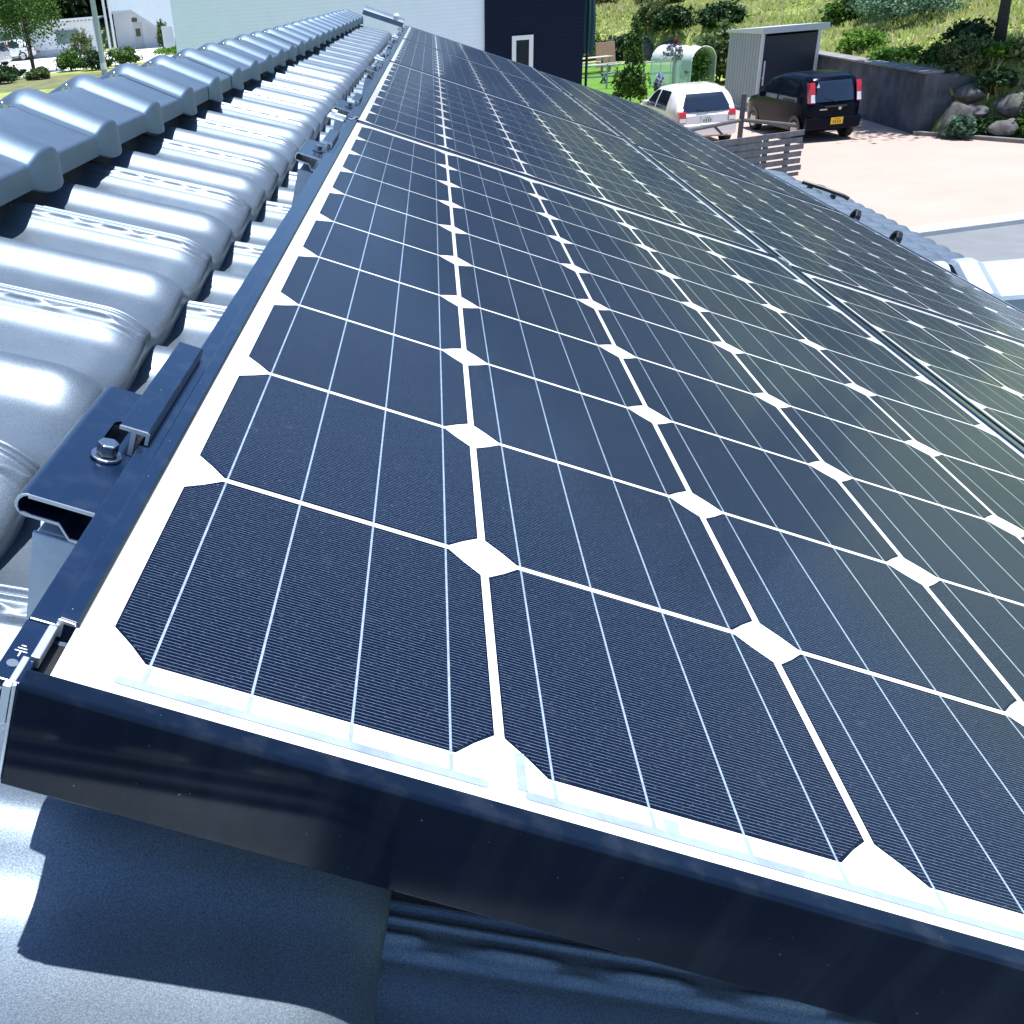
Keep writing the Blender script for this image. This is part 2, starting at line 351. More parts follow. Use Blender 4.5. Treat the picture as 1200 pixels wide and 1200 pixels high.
def course(k, v0, v1, fine_to, top=None, mirror=False, uoff=0):
    global COFF
    COFF = .183 if k % 2 else (.038 if k else 0.0)
    un = NOSE0 + EXPO * k
    ut = un - (.30 if top is None else top)
    v = vgrid(v0, v1, fine_to)
    fine = fine_to > v0
    su = np.concatenate([np.arange(ut, un - .06, .007 if fine else .05), np.linspace(un - .06, un, 14 if fine else 5)])
    U, V = np.meshgrid(su, v, indexing='ij')
    wob = .0022 * np.sin(np.floor((V - TV0 - COFF + TW / 2) / TW) * 12.9 + k * 3.1)     # each tile sits a hair differently
    h = HN - (TILT if k else .09) * (un - U) + tile_profile(V) * (1 - .12 * smooth((U - un + .05) / .05)) + wob
    if fine: h = h + interlock(U, V)
    t = np.clip((U - (un - .042)) / .042, 0, 1); h = h - .012 * t ** 2.4
    P = np.stack([U, V, h], -1)
    # nose: rounded over, then the step face down to the tile below
    e = P[-1].copy(); rows = []
    for du, dh in ((.0022, -.003), (.003, -.008), (.002, -.032), (-.012, -.034), (-.05, -.03)):
        q = e.copy(); q[:, 0] += du; q[:, 2] += dh
        if dh < -.02: q[:, 2] = np.maximum(e[:, 2] + dh, HN - TILT * (0) - STEP - .012 + .6 * tile_profile(v))
        rows.append(q)
    P = np.concatenate([P, np.stack(rows)], 0)
    mb = MB(); mb.grid(P); o = mb
    Rm = np.array(ROOF.to_3x3()); W = (P.reshape(-1, 3) @ Rm.T)
    if mirror: W[:, 0] = 2 * RX - W[:, 0]
    o.v = list(map(tuple, W.tolist()))
    return o
RX = -.445
NC = 11
V2 = 6.3
for kk in range(0, NC + 1):
    fine = {0: 3.3, 1: 2.2, 2: .9}.get(kk, -9)
    mb = course(kk, V0, V1 if kk < 7 else V2, fine)
    build('tile_course', mb, TILE, house, smooth=True, world=True, fixn=False)
for kk in range(0, NC + 1):
    build('tile_course', course(kk, V0, V1, -9, mirror=True), TILE, house, smooth=True, world=True, fixn=False)
# roof deck under the tiles
dk = MB()
dk.prism([(-.445, -.05), (1.5, -.79), (1.5, -.87), (-.445, -.15), (-3.4, -1.27), (-3.4, -1.19)], V0, V1 - .02)
dk.prism([(1.502, -.79), (2.5, -1.17), (2.5, -1.25), (1.502, -.87)], V0, V2 - .02)
build('roof_deck', dk, mat('deck_dark', (.03, .03, .032), rough=.9), house, world=True)
PLASTER = mat('cream_plaster', (.55, .52, .46), rough=.9, var=.06, vscale=2, bump=.2, bscale=60)
wl = MB(); wl.prism([(-2.7, GZ), (1.4, GZ), (1.4, -.86), (-.445, -.17), (-2.7, -1.03)], -1.2, 6.75)
wl.prism([(1.402, GZ), (2.0, GZ), (2.0, -1.09), (1.402, -.88)], -1.2, 5.9)
build('wall', wl, PLASTER, house, world=True)
gt = MB(); GUT = mat('gutter_brown', (.05, .05, .055), rough=.4)
pr = [(.055 * math.cos(a), .055 * math.sin(a)) for a in np.linspace(math.pi, 2 * math.pi, 9)] + [(.05 * math.cos(a), .05 * math.sin(a)) for a in np.linspace(2 * math.pi, math.pi, 9)]
gt.prism([(2.60 + p, -1.19 + q) for p, q in pr], 3.75, V2)
build('gutter', gt, GUT, house, world=True, smooth='auto')

def ridge_cap_mesh(length):
    """one angular ridge tile along +Y with a raised collar near its far end; right side, top, left side"""
    # section (x from the ridge line, z), right half from bottom of skirt to the top
    half = [(.108, -.0885), (.1112, -.087), (.1116, -.0590), (.1105, -.0560), (.1075, -.0535), (.022, -.0085), (.012, -.002), (.002, 0)]
    half = [(x * .975, z * .84) for x, z in half]
    sec = half + [(-x, z) for x, z in reversed(half)]
    st = [(0.0, 0), (.022, 0), (.0245, .0008), (.029, .0052), (.036, .0112), (.045, .0162), (.056, .0190), (.068, .0196), (.080, .0182), (.092, .0148), (.102, .0100), (.110, .0050), (.116, .0012), (.121, 0), (.245, 0), (.262, 0)]
    P = []
    for y, off in st:
        off *= .80
        row = []
        for i, (x, z) in enumerate(sec):
            nx = math.copysign(.55, x) if abs(x) > .02 else 0; nz = .83 if abs(x) > .02 else 1
            if z < -.062: nx, nz = math.copysign(.8, x), -.55
            row.append((x + nx * off, y * length / .245, z + nz * off))
        P.append(row)
    mb = MB(); P = np.array(P); mb.grid(P)
    # thickness at the skirt
    Q = P[:, [0, -1], :].copy()
    for s_, idx in ((0, 0), (1, -1)):
        inn = P[:, idx].copy(); inn[:, 0] *= .86; inn[:, 2] += .004
        mb.grid(np.stack([P[:, idx], inn], 1))
    return mb
CP = .266
capmesh = None; vv = -.75; idx = 0
first_cap = None
while vv < V1 - .12:
    if first_cap is None:
        first_cap = build('ridge_cap', ridge_cap_mesh(.2665), CAPM, house, smooth='auto', fixn=False)
        nb = MB(); nb.tube([(0, .250, -.005), (0, .250, .0025)], .0085, 12); nb.ball((0, .250, .003), .0055, 10, 6)
        nail = build('nail', nb, BOLT, first_cap, smooth='auto')
        c = first_cap
    else:
        c = first_cap.copy(); C.objects.link(c); n_ = nail.copy(); C.objects.link(n_); n_.parent = c
    c.parent = house; c.location = (RX + .0012 * math.sin(idx * 5.3), vv, .1065 - GZ + .0006 * math.sin(idx * 3.7)); c.rotation_euler = (0, 0, .003 * math.sin(idx * 7.7))
    vv += CP; idx += 1
# mortar bed under the caps
mm = MB(); mm.prism([(RX + .080, -.05), (RX + .080, .045), (RX, .085), (RX - .080, .045), (RX - .080, -.05)], V0, V1)
build('ridge_bed', mm, mat('ridge_mortar', (.02, .02, .022), rough=.9), house, world=True)
# far gable: capping tiles with a round end
gb = MB()
gp = [(7.10, -.04), (7.10, -.01), (7.13, .012), (7.19, .012), (7.22, -.01), (7.22, -.04)]
gb.prism(gp, -.34, -.06, axis='x', M=ROOF)
gb.prism([(a_ , b_ - .06) for a_, b_ in gp], -.055, 1.62, axis='x', M=ROOF)
build('gable_cap', gb, TILE, house, world=True, smooth='auto')
gb = MB(); c = roofpt(-.115, 7.03, .012); gb.ball(c, .022, 14, 9)
build('round_end_tile', gb, mat('pale_glaze', (.6, .62, .64), rough=.3), house, world=True, smooth=True)

# porch wing: small gable roof set across the eave
PY, PZ = 2.60, -.60
pang = .11
PM = Matrix.Translation((1.53, PY, 0)) @ Matrix.Rotation(pang, 4, 'Z')
porch = MB()
sl = math.tan(R_(20.6))
for sgn in (-1, 1):
    a_ = np.linspace(0.02, 1.05, 18); xx = np.concatenate([np.linspace(-.25 , 3.6, 290)])
    A, XX = np.meshgrid(a_, xx, indexing='ij')
    prof = .016 * np.exp(-((((XX / .135) % 1) - .5) / .2) ** 2)
    stepd = (A % .25) * .10
    Pq = np.stack([XX, sgn * A, PZ - .09 - sl * A + prof + stepd * .6], -1)
    keep = Pq
    Wp = Pq.reshape(-1, 3); Wp = np.array([PM @ Vector(p) for p in Wp.tolist()]).reshape(Pq.shape)
    porch.grid(Wp)
build('porch_roof', porch, TILE, house, smooth=True, world=True, fixn=False)
pw = MB(); pw.prism([(-.8, GZ), (.8, GZ), (.8, PZ - .45), (0, PZ - .16), (-.8, PZ - .45)], .2, 3.4, axis='x', M=PM)
build('porch_wall', pw, PLASTER, house, world=True)
pd = MB(); pd.prism([(-1.05, PZ - .56), (0, PZ - .17), (1.05, PZ - .56), (1.05, PZ - .50), (0, PZ - .11), (-1.05, PZ - .50)], -.2, 3.58, axis='x', M=PM)
build('porch_deck', pd, mat('deck_dark2', (.03, .03, .032), rough=.9), house, world=True)
pcap = None
def flat_cap():
    half = [(.118, -.118), (.122, -.114), (.122, -.076), (.115, -.066), (.012, -.003), (.0, 0)]
    sec = half + [(-x, z) for x, z in reversed(half[:-1])]
    mb = MB(); P = []
    for y, o_ in ((0, 0), (.01, .012), (.055, .014), (.075, .004), (.085, 0), (.455, 0)):
        P.append([(y, x + math.copysign(o_ * .6, x) if x else 0, z + o_) for x, z in sec])
    mb.grid(np.array(P)); return mb
for i in range(9):
    if pcap is None:
        pcap = build('ridge_cap', flat_cap(), CAPL, house, fixn=False, bevel=.004); c = pcap
        nb = MB(); nb.tube([(.42, 0, -.004), (.42, 0, .006)], .008, 10); pn = build('nail', nb, BOLT, pcap)
    else:
        c = pcap.copy(); C.objects.link(c); q = pn.copy(); C.objects.link(q); q.parent = c
    p = PM @ Vector((.02 + .42 * i, 0, PZ + .02)); c.location = (p.x, p.y, p.z - GZ); c.rotation_euler = (0, 0, pang); c.parent = house
re = MB(); c0 = PM @ Vector((.0, 0, PZ - .035))
re.tube([PM @ Vector((-.055, .03, PZ - .03)), PM @ Vector((.018, .03, PZ - .03))], .052, 20)
build('round_end_tile', re, CAPL, house, smooth='auto', world=True)

# ------------------------------------------------------------------ solar panels
PC = .158; CS = .0769                         # cell pitch, half size
GREYH = mat('hole_grey', (.10, .13, .17), rough=.5)
def panel_proto():
    t = thing('solar_panel', 'x', 'solar panel', ROOF)
    u0, u1, v0, v1 = -.0290, .8080, -.0295, 1.6105        # outer edges
    gu0, gu1, gv0, gv1 = -.0095, .7960, -.0190, 1.6010       # visible glass
    bs = MB(); bs.box(gu0 - .0012, gu1 + .0008, gv0 - .0008, gv1 + .0008, -.006, 0)
    build('backsheet', bs, WHITE, t)
    # frame: four bars with a raised lip and an outer flange
    f = MB()
    left = [(u0, -.045), (u0, -.0015), (u0 + .0105, -.0015), (u0 + .0112, .0026), (gu0 - .0015, .0022), (gu0, .0008), (gu0, -.008), (u0 + .004, -.010), (u0 + .004, -.045)]
    f.prism(left, v0 + .041, v1, M=None)
    rightp = [(u1, -.045), (u1, .0026), (gu1 + .001, .0026), (gu1, .0008), (gu1, -.008), (u1 - .004, -.010), (u1 - .004, -.045)]
    f.prism(rightp, v0 + .0015, v1)
    far = [(v1, -.045), (v1, .0022), (gv1 + .001, .0022), (gv1, .0008), (gv1, -.008), (v1 - .004, -.010), (v1 - .004, -.045)]
    f.prism(far, u0 + .001, u1 - .0125, axis='x', M=Matrix.Translation((.0200, 0, -.0004)) @ Matrix.Diagonal((.972, 1, 1, 1)))
    build('frame', f, ALU, t, bevel=.0007)
    # outer flange running past the lip's cut end towards the corner
    fl = MB(); fl.box(u0 - .0005, u0 + .0105, v0 + .006, v0 + .041, -.006, -.0022)
    fb = build('corner_flange', fl, ALU, t, bevel=.0005)
    ct = MB()
    ct.prism([(u0 + .0105, -.0015), (u0 + .0112, .0024), (gu0 - .0015, .0020), (gu0 - .0013, .0006), (u0 + .0135, .0005), (u0 + .0132, -.006), (u0 + .0105, -.006)], v0 + .0402, v0 + .0409)
    ct.box(u0 + .0085, u0 + .0118, v0 + .020, v0 + .0398, -.006, -.0008)
    ct.box(u0 + .0060, u0 + .0085, v0 + .0035, v0 + .0195, -.012, -.0012)
    ct.box(u0 + .0088, u0 + .0102, v0 + .0005, v0 + .0028, -.044, .0015)
    ct.box(u0 + .0055, u0 + .0085, v0 + .0005, v0 + .0032, -.017, .0005)
    build('cut_end', ct, CUT, t, bevel=.0004)
    # earth mark printed on the flange and its little hole
    em = MB(); cx, cy, z = u0 + .0042, v0 + .0235, -.00205
    for d_, L in ((-.0012, .0046), (.0004, .0034), (.0020, .0018)):
        em.box(cx - L / 2, cx + L / 2, cy + d_ - .00025, cy + d_ + .00025, z - .0002, z)
    em.box(cx - .00025, cx + .00025, cy - .0042, cy - .00145, z - .0002, z)
    build('earth_mark', em, MARK, t)
    hm = MB(); hm.tube([(cx - .0004, cy - .0085, z - .0001), (cx - .0004, cy - .0085, z + .00015)], .0021, 16)
    build('earth_hole', hm, GREYH, t)
    nf = MB(); nf.box(u0 + .0112, gu0 - .0016, v0 + .004, v0 + .0395, -.012, -.009); nf.box(u0 + .002, gu0 + .004, v0 + .0045, v0 + .042, -.020, -.0125)
    build('notch_light_stop', nf, BLACK, t)  # added black filler, keeps sunlight from leaking through the corner notch
    # front bar: lip on top, tall gloss face
    fr = MB()
    fr.prism([(v0 + .0015, -.045), (v0 - .0002, -.0445), (v0 - .0002, .0012), (v0 + .0012, .0026), (gv0 - .001, .0022), (gv0, .0008), (gv0, -.008), (v0 + .003, -.010), (v0 + .003, -.045)], u0 + .0105, u1 - .0003, axis='x')
    build('front_bar', fr, FACE2, t, bevel=.0006)
    # cells
    cm = MB(); c = .0165; s = CS
    pts = [(-s + c, -s), (s - c, -s)]
    def arc(cx_, cy_, a0, a1, nn=5): return [(cx_, cy_)]
    # pseudo square: corners are arcs of the round ingot
    rad = math.hypot(s, s - c); pts = []
    for q in range(4):
        a0 = math.atan2(s - c, s); a1 = math.atan2(s, s - c)
        for k_ in range(3):
            a = a0 + (a1 - a0) * k_ / 2 + q * math.pi / 2; rk = rad * (1 if k_ != 1 else .988); pts.append((rk * math.cos(a), rk * math.sin(a)))
    cm.prism(pts, 0, .00008, axis='z')
    cell0 = build('solar_cell', cm, CELL, t)
    bb = MB()
    for j in range(4):
        xb = -.0585 + .039 * j; bb.box(xb - .0005, xb + .0005, -.0774, .0774, .00008, .00014)
    bus0 = build('busbar', bb, BUSB, cell0)
    cell0.location = (PC / 2, PC / 2, .00006)
    for i in range(5):
        for j in range(10):
            if i == 0 and j == 0: continue
            q = cell0.copy(); C.objects.link(q); q.parent = t; q.location = (PC * (i + .5), PC * (j + .5), .00006); q.rotation_euler = (0, 0, math.pi * ((i * 7 + j * 3) % 2))
            r = bus0.copy(); C.objects.link(r); r.parent = q
    # tinned ribbons in the end margins
    rb = MB()
    for (ua, ub) in ((.012, .150), (.168, .470), (.484, .780)):
        rb.box(ua, ub, -.0125, -.0085, .0001, .0006)
        for e in (ua, ub): rb.tube([(e, -.0105, .0001), (e, -.0105, .00058)], .002, 10)
    for i in range(5):
        for j in range(4):
            x = PC * i + PC / 2 - .0585 + .039 * j; rb.box(x - .0009, x + .0009, -.0084, .0006, .0001, .00055)
    rb.box(.1635, .1675, -.0085, .012, .0001, .00045)
    rb.box(.222, .228, -.0084, -.002, .0001, .00045)
    build('busbar_ribbon', rb, RIB, t)
    return t
FACE2 = mat('gloss_front', (.004, .009, .022), rough=.07, spec=.12, coat=0, var=.15, vscale=30)
FACE2 = dusty(FACE2, .80)
p0 = panel_proto()
names = ['nearest', 'second', 'third', 'farthest']
extra = {0: ' with bright earth mark corner', 1: '', 2: '', 3: ' against the pale house wall'}
for row in (0, 1):
    for kq in range(4):
        o = p0 if (row, kq) == (0, 0) else copy_tree(p0)
        o.location = roofpt(.852 * row, 1.6435 * kq - .008 * row, -.0062 * row); o.scale = (1 - .09 * row, 1, 1)
        side = 'upper row beside the ridge tiles' if row == 0 else 'lower row beside the eave'
        tag(o, f'black framed solar panel, {names[kq]} of the four in the {side}', 'solar panel', 'solar panels on the roof')

# ------------------------------------------------------------------ mounting brackets along the panels' upper edge
def bracket(v, label, first=None):
    if first: o = copy_tree(first)
    else:
        o = thing('mounting_bracket', label, 'bracket', ROOF)
        pl = MB()
        # top plate with a slot: four pieces round the hole, folded lip on the ridge side
        z0, z1 = -.0115, -.0095; a0, a1, b0, b1 = -.0630, -.0315, 0, .140; s0, s1, t0, t1 = -.0500, -.0400, .052, .094
        pts = [];nseg = 10
        hole = [((s0 + s1) / 2 + (s1 - s0) / 2 * math.cos(a), (t1 if math.sin(a) > 0 else t0) + (s1 - s0) / 2 * math.sin(a)) for a in np.linspace(.01, 2 * math.pi + .01, 21)[:-1]]
        outer = []
        for hx, hy in hole:
            dx, dy = hx - (s0 + s1) / 2, hy - (t0 + t1) / 2
            sc_ = min((a1 - (s0 + s1) / 2) / dx if dx > 1e-6 else (a0 - (s0 + s1) / 2) / dx if dx < -1e-6 else 1e9, ((b1 - (t0 + t1) / 2) / dy if dy > 1e-6 else (b0 - (t0 + t1) / 2) / dy if dy < -1e-6 else 1e9))
            outer.append([(s0 + s1) / 2 + dx * sc_, (t0 + t1) / 2 + dy * sc_])
        for cx_, cy_ in ((a0, b0), (a0, b1), (a1, b0), (a1, b1)):     # snap nearest outer point onto each true corner
            j = min(range(len(outer)), key=lambda q: (outer[q][0] - cx_) ** 2 * 9 + (outer[q][1] - cy_) ** 2); outer[j] = [cx_, cy_]
        n_ = len(hole); V = [(x, y, z) for z in (z1, z0) for x, y in hole] + [(x, y, z) for z in (z1, z0) for x, y in outer]
        F = []
        for i in range(n_):
            j = (i + 1) % n_
            F += [(i, j, 2 * n_ + j, 2 * n_ + i), (n_ + i, 3 * n_ + i, 3 * n_ + j, n_ + j), (i, n_ + i, n_ + j, j), (2 * n_ + i, 2 * n_ + j, 3 * n_ + j, 3 * n_ + i)]
        pl.add(V, F)
        # rolled edge and the returned lower leaf
        roll = [(a0, z1)] + [(a0 - .006 * math.sin(t), (z1 - .006) + .006 * math.cos(t)) for t in np.linspace(.2, math.pi, 8)] + [(a0 + .016, z1 - .012), (a0 + .022, z1 - .019), (a1, z1 - .019)]
        inner = [(x + (.0016 if i_ < 9 else 0), q + (.0016 if i_ > 6 else -.0004)) for i_, (x, q) in enumerate(roll)]
        pl.prism(roll + inner[::-1], .0005, b1 - .0005)
        build('plate', pl, ALU, o, smooth='auto')
        ed = MB(); ed.prism(roll + inner[::-1], -.0006, .0003); ed.box(a0, a1, -.0006, -.0001, z0, z1)
        build('cut_edge', ed, CUT, o)
        lg = MB(); lg.prism([(-.060, -.032), (-.036, -.032), (-.032, -.118), (-.053, -.122)], .004, .007); lg.box(-.058, -.036, .007, .12, -.034, -.0315); lg.prism([(-.060, -.032), (-.036, -.032), (-.032, -.118), (-.053, -.122)], .11, .113)
        build('leg', lg, STEEL, o, bevel=.001)
        cl = MB(); pr = [(-.0405, .0042), (-.0405, .0062), (-.0258, .0062), (-.0246, .0054), (-.0246, -.0008), (-.0264, -.0008), (-.0264, .0040), (-.0315, .0040), (-.0315, -.0093), (-.0340, -.0093), (-.0340, .0040)]
        cl.prism(pr, .064, .200); build('clamp', cl, ALU, o, bevel=.0006)
        ce = MB(); ce.prism(pr, .0632, .0639); build('cut_edge', ce, CUT, o)
        bl = MB()
        bl.prism([(-.0425 + .0056 * math.cos(a), .0545 + .0056 * math.sin(a)) for a in np.arange(6) * math.pi / 3 + .3], -.0072, -.0005, axis='z')
        bl.tube([(-.0425, .0545, -.0095), (-.0425, .0545, -.0074)], .0080, 18)
        build('bolt', bl, BOLT, o, bevel=.0007)
    o.location = roofpt(0, v, 0); o.rotation_euler = ROOF.to_euler()
    return tag(o, label, 'bracket', 'mounting brackets along the upper panel edge')
first = None
for i, (v, lab) in enumerate([(.108, 'dark slotted mounting bracket with hex bolt, large and nearest the camera'), (1.185, 'second mounting bracket from the camera, beside the far half of the nearest panel'),
        (1.80, 'third mounting bracket from the camera, beside the near end of the second panel'), (2.83, 'fourth mounting bracket from the camera, beside the far half of the second panel'),
        (3.45, 'fifth mounting bracket from the camera, beside the near end of the third panel'), (4.45, 'sixth mounting bracket from the camera, beside the far half of the third panel'),
        (5.1, 'second farthest mounting bracket, beside the near end of the last panel'), (6.1, 'farthest mounting bracket, tiny beside the end of the last panel')]):
    o = bracket(v, lab, first); first = first or o
# joint clip plates where two panels meet, and stray cable clip between the rows
for i, (u, v) in enumerate([(-.047, 1.615), (-.047, 3.26), (-.047, 4.9)]):
    mb = MB(); mb.box(-.016, .014, -.03, .03, -.006, -.003); mb.box(-.012, -.002, -.012, .012, -.003, .006); mb.box(-.004, .016, -.02, -.006, -.003, .004)
    mb.tube([(-.007, .02, -.003), (-.007, .02, .004)], .005, 6)
    o = build('joint_clip', mb, STEEL, None, bevel=.001); o.matrix_world = Matrix.Translation(roofpt(u, v, .0)) @ ROOF
    tag(o, ['metal joint clip between the nearest and second panel of the upper row', 'metal joint clip between the second and third panel of the upper row', 'metal joint clip between the third and farthest panel of the upper row'][i], 'clip', 'joint clips')
mb = MB(); mb.box(-.003, .012, 0, .018, -.004, .0025); mb.box(.0125, .016, -.012, .004, -.004, .002)
o = build('joint_clip', mb, CUT, None, bevel=.0005); o.matrix_world = Matrix.Translation(roofpt(.8095, 1.612, -.001)) @ ROOF
tag(o, 'small pale metal clip in the dark gap between upper and lower panel rows', 'clip')

# snow guards on the lower roof
sg = None; GU = 2.30
for i, (v, lab) in enumerate([(4.27, 'black arched snow guard on the lower tiles, nearer to the porch ridge'), (4.74, 'black arched snow guard on the lower tiles, farther from the porch ridge')]):
    if sg is None:
        mb = MB(); P = []
        prof = [(-.05, -.01), (-.045, .03), (-.02, .056), (.0, .062), (.02, .056), (.045, .03), (.05, -.01)]
        inn = [(x * .72, z - .013 if z > 0 else z) for x, z in prof]
        mb.prism(prof + inn[::-1], -.016, .016, axis='x')
        mb.box(-.03, .08, -.012, .012, -.012, -.006)
        sg = build('snow_guard', mb, BLACK, None, bevel=.002); o = sg
    else: o = sg.copy(); C.objects.link(o)
    o.matrix_world = Matrix.Translation(roofpt(GU, v, -.118)) @ ROOF @ Matrix.Diagonal((.75, .75, .75, 1))
    tag(o, lab, 'snow guard', 'snow guards')
rail = thing('snow_rail', 'dark pipe held on short stands along the lower tiles', 'rail', Matrix.Translation(roofpt(2.45, 5.55, -.115)) @ ROOF)
mb = MB(); mb.tube([(-.10, .12, .03), (0, .05, .036), (.09, -.02, .036), (.12, -.03, .03)], .011, 10); build('pipe', mb, BLACK, rail, smooth='auto')
for q in ((.05, .01), (-.06, .09)):
    mb = MB(); mb.box(q[0] - .012, q[0] + .012, q[1] - .012, q[1] + .012, -.02, .024); mb.box(q[0] - .03, q[0] + .03, q[1] - .02, q[1] + .02, -.02, -.012); build('stand', mb, BLACK, rail)

# ------------------------------------------------------------------ neighbour house behind the roof
nh = thing('neighbour_house', 'tall house with pale siding beside a dark navy wall and small window', 'house', (0, 24, GZ))
def siding(name, col, s, sp=.4):
    m = mat(name, col, rough=.6, spec=sp, var=.025, vscale=3)
    n = m.node_tree.nodes; l = m.node_tree.links; tc = n['Texture Coordinate']
    wv = n.new('ShaderNodeTexWave'); wv.bands_direction = 'Z'; wv.inputs['Scale'].default_value = s; l.new(tc.outputs['Object'], wv.inputs['Vector'])
    bp = n.new('ShaderNodeBump'); bp.inputs['Strength'].default_value = .25; bp.inputs['Distance'].default_value = .01; l.new(wv.outputs['Fac'], bp.inputs['Height']); l.new(bp.outputs[0], n['Principled BSDF'].inputs['Normal'])
    return m
mb = MB(); mb.box(-5.62, 1.27, 0, 7.5, 0, 6.4); mb.box(-5.5, 1.2, .1, 7.4, -.3, 0); build('pale_wall', mb, siding('pale_siding', (.80, .86, .97), 4), nh)
mb = MB(); mb.box(1.272, 3.40, -.06, 7.5, 0, 6.4); build('dark_wall', mb, siding('navy_siding', (.004, .010, .030), 4, .15), nh)
mb = MB(); mb.prism([(-6.1, 6.3), (-6.1, 6.45), (-1.1, 7.9), (3.9, 6.45), (3.9, 6.3)], -.5, 8); build('roof', mb, mat('metal_roof', (.06, .065, .075), rough=.4), nh)
fw = MB(); fx0, fx1, fz0, fz1 = 1.86, 2.32, 2.15, 3.38
fw.box(fx0, fx0 + .09, -.12, -.055, fz0, fz1); fw.box(fx1 - .09, fx1, -.12, -.055, fz0, fz1); fw.box(fx0 + .09, fx1 - .09, -.119, -.055, fz1 - .09, fz1); fw.box(fx0 + .09, fx1 - .09, -.119, -.055, fz0, fz0 + .09)
wn = build('window', fw, mat('white_frame', (.75, .76, .78), rough=.5), nh)
mb = MB(); mb.box(fx0 + .09, fx1 - .09, -.075, -.061, fz0 + .09, fz1 - .09); build('pane', mb, mat('dark_glass', (.01, .016, .03), rough=.05, spec=.6), wn)

pa = thing('folded_parasol', 'dark teal folded parasol standing at the dark house corner', 'parasol', at(3.66, 25.2, GZ))
mb = MB(); mb.tube([(0, 0, 0), (0, 0, 2.95)], .03, 8); mb.tube([(0, 0, 0), (0, 0, .06)], [.25, .22], 16); build('pole', mb, BLACK, pa)
mb = MB(); P = []
for z, r in ((2.85, .09), (3.0, .13), (3.5, .15), (4.0, .12), (4.5, .05), (4.62, .012)):
    P.append([(r * (1 + .18 * math.cos(8 * a)) * math.cos(a), r * (1 + .18 * math.cos(8 * a)) * math.sin(a), z) for a in np.linspace(0, 2 * math.pi, 49)])
mb.grid(np.array(P)); build('canopy', mb, mat('teal_cloth', (.012, .06, .075), rough=.85), pa, smooth=True, fixn=False)

# ------------------------------------------------------------------ foliage
def foliage_np(cent, rad, nclump, nleaf, leaf, seed, hollow=.45, flat=1.0, clump_r=.28, zmin=-.55):
    r = np.random.default_rng(seed); cent = np.array(cent, float); rad = np.array(rad, float)
    d = r.normal(size=(nclump * 3, 3)); d /= np.linalg.norm(d, axis=1)[:, None]; d = d[d[:, 2] > zmin][:nclump]
    rr = r.uniform(hollow, 1, len(d)) ** .6 * (1 + .22 * np.sin(d[:, 0] * 5 + seed) * np.cos(d[:, 1] * 4 + seed * .7))
    cc = d * rr[:, None]
    p = np.repeat(cc, nleaf, 0) + r.normal(size=(len(cc) * nleaf, 3)) * clump_r * .5 * np.repeat(r.uniform(.5, 1.3, len(cc)), nleaf)[:, None]
    p = cent + p * rad
    n = r.normal(size=p.shape) + np.array([0, 0, .7]); n /= np.linalg.norm(n, axis=1)[:, None]
    a = np.cross(n, r.normal(size=p.shape)); a /= np.linalg.norm(a, axis=1)[:, None]; b = np.cross(n, a)
    s = leaf * r.uniform(.6, 1.35, len(p))[:, None]
    q = np.stack([p - a * s * .5, p + b * s * .32, p + a * s * .5, p - b * s * .32], 1)
    return q.reshape(-1, 3)
def quads_obj(name, V, m, parent=None, world=False):
    n = len(V) // 4; me = bpy.data.meshes.new(name); me.vertices.add(len(V)); me.vertices.foreach_set('co', np.asarray(V, np.float32).ravel())
    me.loops.add(n * 4); me.loops.foreach_set('vertex_index', np.arange(n * 4, dtype=np.int32)); me.polygons.add(n); me.polygons.foreach_set('loop_start', np.arange(0, n * 4, 4, dtype=np.int32))
    me.materials.append(m); me.update(calc_edges=True); me.validate()
    o = bpy.data.objects.new(name, me); C.objects.link(o)
    if parent is not None: o.parent = parent
    return o
LM = {'mid': leaf_mat('leaf_mid', (.025, .07, .012), (.10, .20, .03)), 'dark': leaf_mat('leaf_dark', (.010, .032, .010), (.035, .085, .02), .2),
      'bright': leaf_mat('leaf_bright', (.06, .15, .015), (.17, .33, .04), .4), 'dry': leaf_mat('leaf_dry', (.16, .15, .06), (.34, .30, .15), .3),
      'olive': leaf_mat('leaf_olive', (.05, .085, .025), (.17, .22, .08), .3), 'blue': leaf_mat('leaf_bluegreen', (.05, .11, .07), (.16, .27, .17), .3)}
BARK = mat('bark', (.045, .036, .028), rough=.95, var=.35, vscale=8, bump=.6, bscale=14)
def bush(x, y, r, h, kind, label, seed, name='bush', n=60, leaf=.12, z=None, group=None, cat='bush'):
    z = gz1(x, y) if z is None else z
    t = thing(name, label, cat, at(x, y, z), group)
    V = foliage_np((0, 0, h * .45), (r, r, h * .58), n, 42, leaf, seed, hollow=.3)
    V[:, 2] = np.maximum(V[:, 2], .02)
    quads_obj('leaves', V, LM[kind], t)
    mb = MB(); rr = random.Random(seed)
    for i in range(5):
        a = rr.uniform(0, 6.28); mb.tube([(0.06 * math.cos(a), .06 * math.sin(a), -.1), (r * .3 * math.cos(a), r * .3 * math.sin(a), h * .35), (r * .6 * math.cos(a), r * .6 * math.sin(a), h * .7)], [.03, .02, .008], 5)
    build('stems', mb, BARK, t)
    return t
